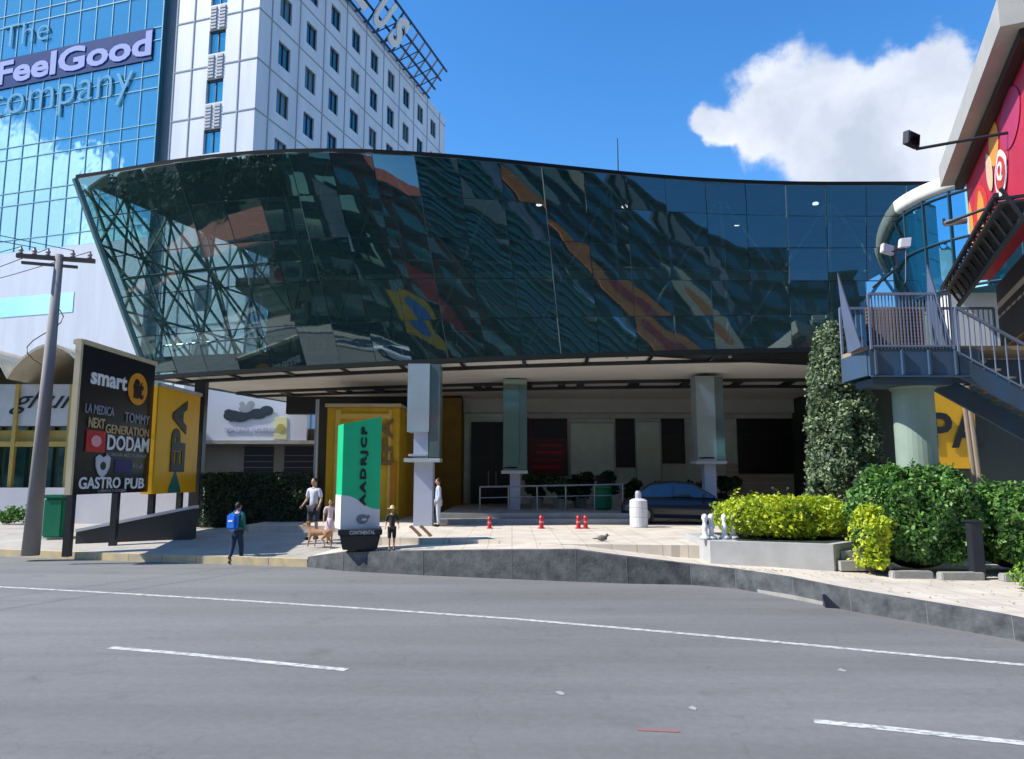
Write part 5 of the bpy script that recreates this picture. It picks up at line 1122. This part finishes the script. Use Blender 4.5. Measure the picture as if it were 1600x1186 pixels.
    if bag: 
        m1 = MB(); m1.box(loc[0]-.16*s, loc[0]+.16*s, loc[1]-.33*s, loc[1]-.13*s, loc[2]+1.0*s, loc[2]+1.45*s); o = m1.build('backpack', bag, t, bevel=.05*s)
        m1 = MB(); m1.box(loc[0]-.07*s, loc[0]+.07*s, loc[1]-.335*s-.01, loc[1]-.332*s, loc[2]+1.22*s, loc[2]+1.27*s); m1.build('backpack_patch', M_lwhite, o)
        for sd_s in (-1, 1): m1 = MB(); m1.tube([hl + V(sd_s*.1, -.14, 1.42), hl + V(sd_s*.11, .02, 1.53), hl + V(sd_s*.11, .15, 1.36), hl + V(sd_s*.13, .02, 1.08)], .018*s, 6); m1.build('strap', bag, o)
    t.rotation_euler.z = rz; return t
cl = lambda n, c: mat(n, c, .85, var=.12, vs=8)
q = pZ(368, 881, 0)
person('person with a blue backpack and green sleeves walking on the road edge', (q.x, q.y, 0), 1.62, R(-15), cl('green cloth', (.02, .16, .13)), cl('dark blue denim', (.015, .035, .09)), walk=.32, arms=(.4, -.3), bag=cl('blue cloth', (.01, .17, .72)), sleeves=.9)
person('adult in a white shirt and dark shorts with the dog, near the hedge', (pY(490, 800, 23).x, 23, .42), 1.86, R(160), cl('white cloth', (.62, .64, .72)), cl('charcoal cloth', (.04, .04, .055)), walk=.15, arms=(.3, .5), shorts=True)
person('child in a pale pink dress left of the totem', (pY(516, 800, 22.4).x, 22.4, .37), 1.28, R(200), cl('pink cloth', (.70, .52, .55)), cl('pink cloth', (.70, .52, .55)), skirt=True, hair='long', walk=.1, arms=(.2, .2))
person('child in a straw hat and dark clothes right of the totem', (pY(613, 800, 18.72).x, 18.72, .50), 1.08, R(190), cl('olive black cloth', (.035, .032, .02)), cl('black cloth', (.02, .02, .018)), hat=mat('straw', (.65, .48, .2), .8, vs=20), shorts=True, walk=.15, arms=(.5, .2))
person('adult in pale blue clothes standing beside the first white column', (-2.42, 24.6, .717), 1.55, R(100), cl('pale blue cloth', (.50, .56, .66)), cl('pale blue trousers', (.42, .47, .58)), sleeves=.9)
# dog
def dog(loc, rz, label):
    t = thing('dog', label, 'dog', loc); 
    V = lambda x, z, y=0: Vector((x, y, z))
    ch = [[(V(-.28, .42), .085), (V(-.1, .41), .085), (V(.1, .40), .10), (V(.24, .42), .10), (V(.36, .54), .06), (V(.42, .62), .058), (V(.5, .62), .045), (V(.58, .60), .025)],
          [(V(-.28, .42), .085), (V(-.38, .48), .025), (V(-.5, .58), .018), (V(-.6, .62), .012)]]
    for y in (-.08, .08):
        k = .07 if y > 0 else -.05
        ch.append([(V(-.28, .42), .085), (V(-.27, .34, y), .07), (V(-.2+k, .24, y), .035), (V(-.32+k, .13, y), .02), (V(-.29+k, .02, y), .018), (V(-.25+k, .015, y), .018)])
        ch.append([(V(.24, .42), .10), (V(.24, .33, y), .05), (V(.22+k, .19, y), .028), (V(.25+k, .02, y), .018), (V(.29+k, .015, y), .018)])
    ex = MB(); 
    for y in (-.04, .04): ex.ellip(V(.40, .68, y*1.1), (.03, .012, .045), 8, 6)
    skin_mesh(ch, mat('tan fur', (.38, .20, .10), .9, var=.3, vs=12), 'body', t, 2, [ex])
    m1 = MB(); m1.ellip(V(.60, .605) + Vector(loc), (.015, .018, .014), 8, 6); m1.build('nose', M_hair, t); t.rotation_euler.z = rz; return t
dog((pY(499, 840, 21.6).x, 21.6, .34), R(160), 'tan dog on a lead standing beside the adult in a white shirt')
mb = MB(); n = 30; vs = []; fs = []
for i in range(n+1):
    x = -230 + 10*i; h = 26 + 10*math.sin(i*.5) + 5*math.sin(i*1.3); vs += [(x, -62, 0), (x, -78, h*.7), (x, -100, h), (x, -140, h*.8)]
for i in range(n):
    for j_ in range(3): a = 4*i+j_; fs.append((a, a+4, a+5, a+1))
mb.add(vs, fs); tag(mb.build('added_hills', mat('wooded hill', (.035, .06, .03), .95, var=.6, vs=.15, bump=1, bs=.5)), kind='structure')  # unseen hills added to block the bright horizon in the facade reflection
# ------------------------------------------------------------------ the far side of the street (mirrored in the hall's glass)
def far_building(name, label, x0, x1, y0, y1, h, wm, fm, rows, cols, roofm, pitched=False):
    t = thing(name, label, 'building', ((x0+x1)/2, y1, .1))
    mb = MB(); mb.box(x0, x1, y0, y1, .1, h); mb.build('wall', wm, t)
    m1 = MB()
    for r_ in range(rows+1): z = .5 + (h-.6)*r_/max(1, rows); m1.box(x0-.2, x1+.2, y1, y1+.8, z-.18, z+.18)
    m1.build('floor_bands', fm, t)
    for r_ in range(rows):
        for c in range(cols):
            xx = x0 + (x1-x0)*(c+.5)/cols; ww = (x1-x0)/cols*.33; z = .5 + (h-.6)*r_/rows + .6; m1 = MB(); m1.box(xx-ww, xx+ww, y1+.01, y1+.06, z, z+(h-.6)/rows*.55); m1.build('window', M_winO, t)
    m1 = MB()
    if pitched: m1.add([(x0-.6, y1+1, h), (x1+.6, y1+1, h), (x1+.6, y0, h), (x0-.6, y0, h), (x0+1, (y0+y1)/2, h+2.6), (x1-1, (y0+y1)/2, h+2.6)], [(0,1,5,4), (1,2,5), (2,3,4,5), (3,0,4), (3,2,1,0)])
    else: m1.box(x0-.3, x1+.3, y0, y1+.3, h+.18, h+.6)
    m1.build('roof', roofm, t)
M_tile = mat('red roof tile', (.30, .06, .03), .8, var=.25, vs=3)
far_building('street_shop', 'long red roofed arcade with cream balcony bands across the street', -82, -43, -32, -20, 8, mat('grey render', (.20, .21, .18), .8), M_cream, 4, 14, M_tile, True)
far_building('street_shop', 'dark olive block with pale pilasters across the street', -42.8, -21.2, -34, -20, 24, mat('olive stone', (.04, .07, .055), .8), mat('dark band', (.03, .05, .045), .7), 6, 6, M_conc)
far_building('street_shop', 'brown block with brick red ground floor across the street', -21, -8.7, -32, -20, 20, mat('brown brick wall', (.14, .06, .045), .8), MATS['dark band'], 7, 5, M_tile, True)
far_building('street_tower', 'teal tower with closely stacked louvre bands across the street', -8.5, 7, -38, -22, 33, mat('teal render', (.015, .09, .10), .5), mat('teal band', (.05, .20, .20), .5), 26, 3, M_conc)
far_building('street_tower', 'tall navy office tower across the street', 9, 26, -40, -23, 47, mat('navy cladding', (.01, .02, .035), .5), mat('navy band', (.025, .045, .06), .5), 14, 6, M_dark)
far_building('street_tower', 'navy slab tower farther right across the street', 28, 44, -42, -25, 54, MATS['navy cladding'], mat('slate band', (.02, .04, .05), .5), 14, 5, M_dark)
def board(x, y, z, w_, h, m, m2, label, rot=0):
    t = thing('street_billboard', label, 'billboard', (x, y, .1), 'billboards across the street')
    m1 = MB(); m1.box(x-w_/2, x+w_/2, y-.2, y, z, z+h); m1.build('panel', m, t)
    m1 = MB(); m1.disc((x+w_*.12, y+.02, z+h*.5), (0, 0, h*.32), (w_*.25, 0, 0), 20, .03); m1.build('print', m2, t)
    for s in (-.3, .3): m1 = MB(); m1.tube([(x+s*w_, y-.3, .1), (x+s*w_, y-.3, z+h*.8)], .12, 8); m1.build('post', M_steel, t)
M_bl = mat('poster blue', (.03, .2, .5), .5)
for a in [(-14, -17, 7.5, 5, 3.4, M_red, M_orange, 'red billboard across the street with an orange disc'), (-25, -17.5, 9.5, 4, 3, M_lwhite, mat('poster grey', (.3, .3, .3), .5), 'white billboard across the street with a grey disc'),
          (-18.5, -17, 3.8, 3.2, 3.4, M_yellow, M_bl, 'yellow billboard across the street with a blue disc'), (-6, -17, 5.5, 6.5, 2.6, M_red, M_crm, 'wide red billboard across the street with a cream disc'), (-47, -17, 3.2, 7, 2.6, M_crm, M_red, 'cream billboard across the street with a red disc')]: board(*a)
def wall_sign(x, y, z, w_, h, m, m2, label, slope=.35):
    t = thing('wall_sign', label, 'sign', (x, y, z), 'signs on the towers across the street')
    m1 = MB(); m1.hexa([(x-w_/2, y, z-w_*slope), (x+w_/2, y, z), (x+w_/2, y+.6, z), (x-w_/2, y+.6, z-w_*slope), (x-w_/2, y, z+h), (x+w_/2, y, z+h*.8), (x+w_/2, y+.6, z+h*.8), (x-w_/2, y+.6, z+h)]); m1.build('panel', m, t)
    m1 = MB(); m1.disc((x, y+.63, z+h*.35), (0, 0, h*.25), (w_*.22, 0, 0), 16, .04); m1.build('print', m2, t)
for a in [(13, -22.2, 30, 4, 4.5, M_orange, M_red, 'orange sign on the navy office tower'), (1.5, -21.2, 24, 4.5, 7, mat('pale grey cladding', (.30, .31, .28), .7), mat('poster grey2', (.24, .25, .23), .6), 'tall pale grey screen on the teal tower'), (-3.5, -21.2, 27, 3, 6, MATS['pale grey cladding'], MATS['poster grey2'], 'narrow pale grey screen high on the teal tower'),
          (22.5, -22.2, 37, 3.2, 5, M_crm, M_orange, 'cream sign on the navy office tower'), (4, -21.2, 16, 5, 3, mat('brick poster', (.35, .05, .04), .6), M_crm, 'brick red sign on the teal tower'), (-30, -19.2, 9.5, 2.2, 5, MATS['pale grey cladding'], MATS['poster grey2'], 'pale pilaster screen on the dark olive block'), (-25, -19.2, 9, 1.8, 6, MATS['pale grey cladding'], MATS['poster grey2'], 'slim pale pilaster screen on the dark olive block')]: wall_sign(*a)
def street_tree(x, y, h, r, label):
    t = thing('street_tree', label, 'tree', (x, y, .1), 'trees across the street')
    m1 = MB(); m1.tube([(x, y, .05), (x+.1, y, h*.3), (x, y, h*.55)], [.22, .17, .1], 8)
    for k in range(7): aa = k*.9; m1.tube([(x, y, h*(.3+.03*k)), (x+math.cos(aa)*r*.4, y+math.sin(aa)*r*.4, h*.6), (x+math.cos(aa)*r*.75, y+math.sin(aa)*r*.75, h*.78)], [.09, .06, .02], 6)
    m1.build('trunk', M_bark, t)
    bl = [((x+random.gauss(0, r*.45), y+random.gauss(0, r*.45), h*.68+random.gauss(0, h*.12)), (r*.33, r*.33, r*.26)) for _ in range(26)]
    clumps(bl, 4200 if h < 12 else 5200, .34 if h < 12 else .75, .2).build('crown', M_leafD, t)
for k, (x, y, h, r) in enumerate(((-66, -13, 8, 3.2), (-52, -12.5, 6, 3), (-41, -13, 7, 3.2), (-30, -12.8, 7, 2.8), (-9.5, -13.2, 8, 2.6), (-88, -34, 25, 8), (-76, -38, 24, 8), (-64, -37, 23, 8), (-53, -38, 24, 8), (-43, -38, 22, 7), (-98, -24, 22, 8), (-91, -16, 14, 6))):
    street_tree(x, y, h, r, 'leafy street tree across the road, %s' % ['before the left part of the arcade', 'before the middle of the arcade', 'beside the cream billboard', 'before the dark olive block', 'before the brown block', 'tall, behind the left end of the arcade', 'tall, second behind arcade', 'tall, behind the middle of the arcade', 'tall, fourth behind the arcade', 'tall, behind the right end of the arcade', 'tall, left of the arcade', 'lower, at the far left end of the street'][k])
for k, (x, y, pm, pn) in enumerate(((-20, -6.5, M_lwhite, 'white'), (-8.5, -6.6, M_red, 'red'), (7, -6.5, mat('silver paint', (.4, .4, .42), .3, metal=.5), 'silver'), (14.5, -10.2, M_bl, 'blue'))):
    make_car('parked_car', pn + ' car parked on the far side of the street', (x, y, 0 if y > -8 else .17), R(180), pm, 4.4, 'cars parked on the far side')
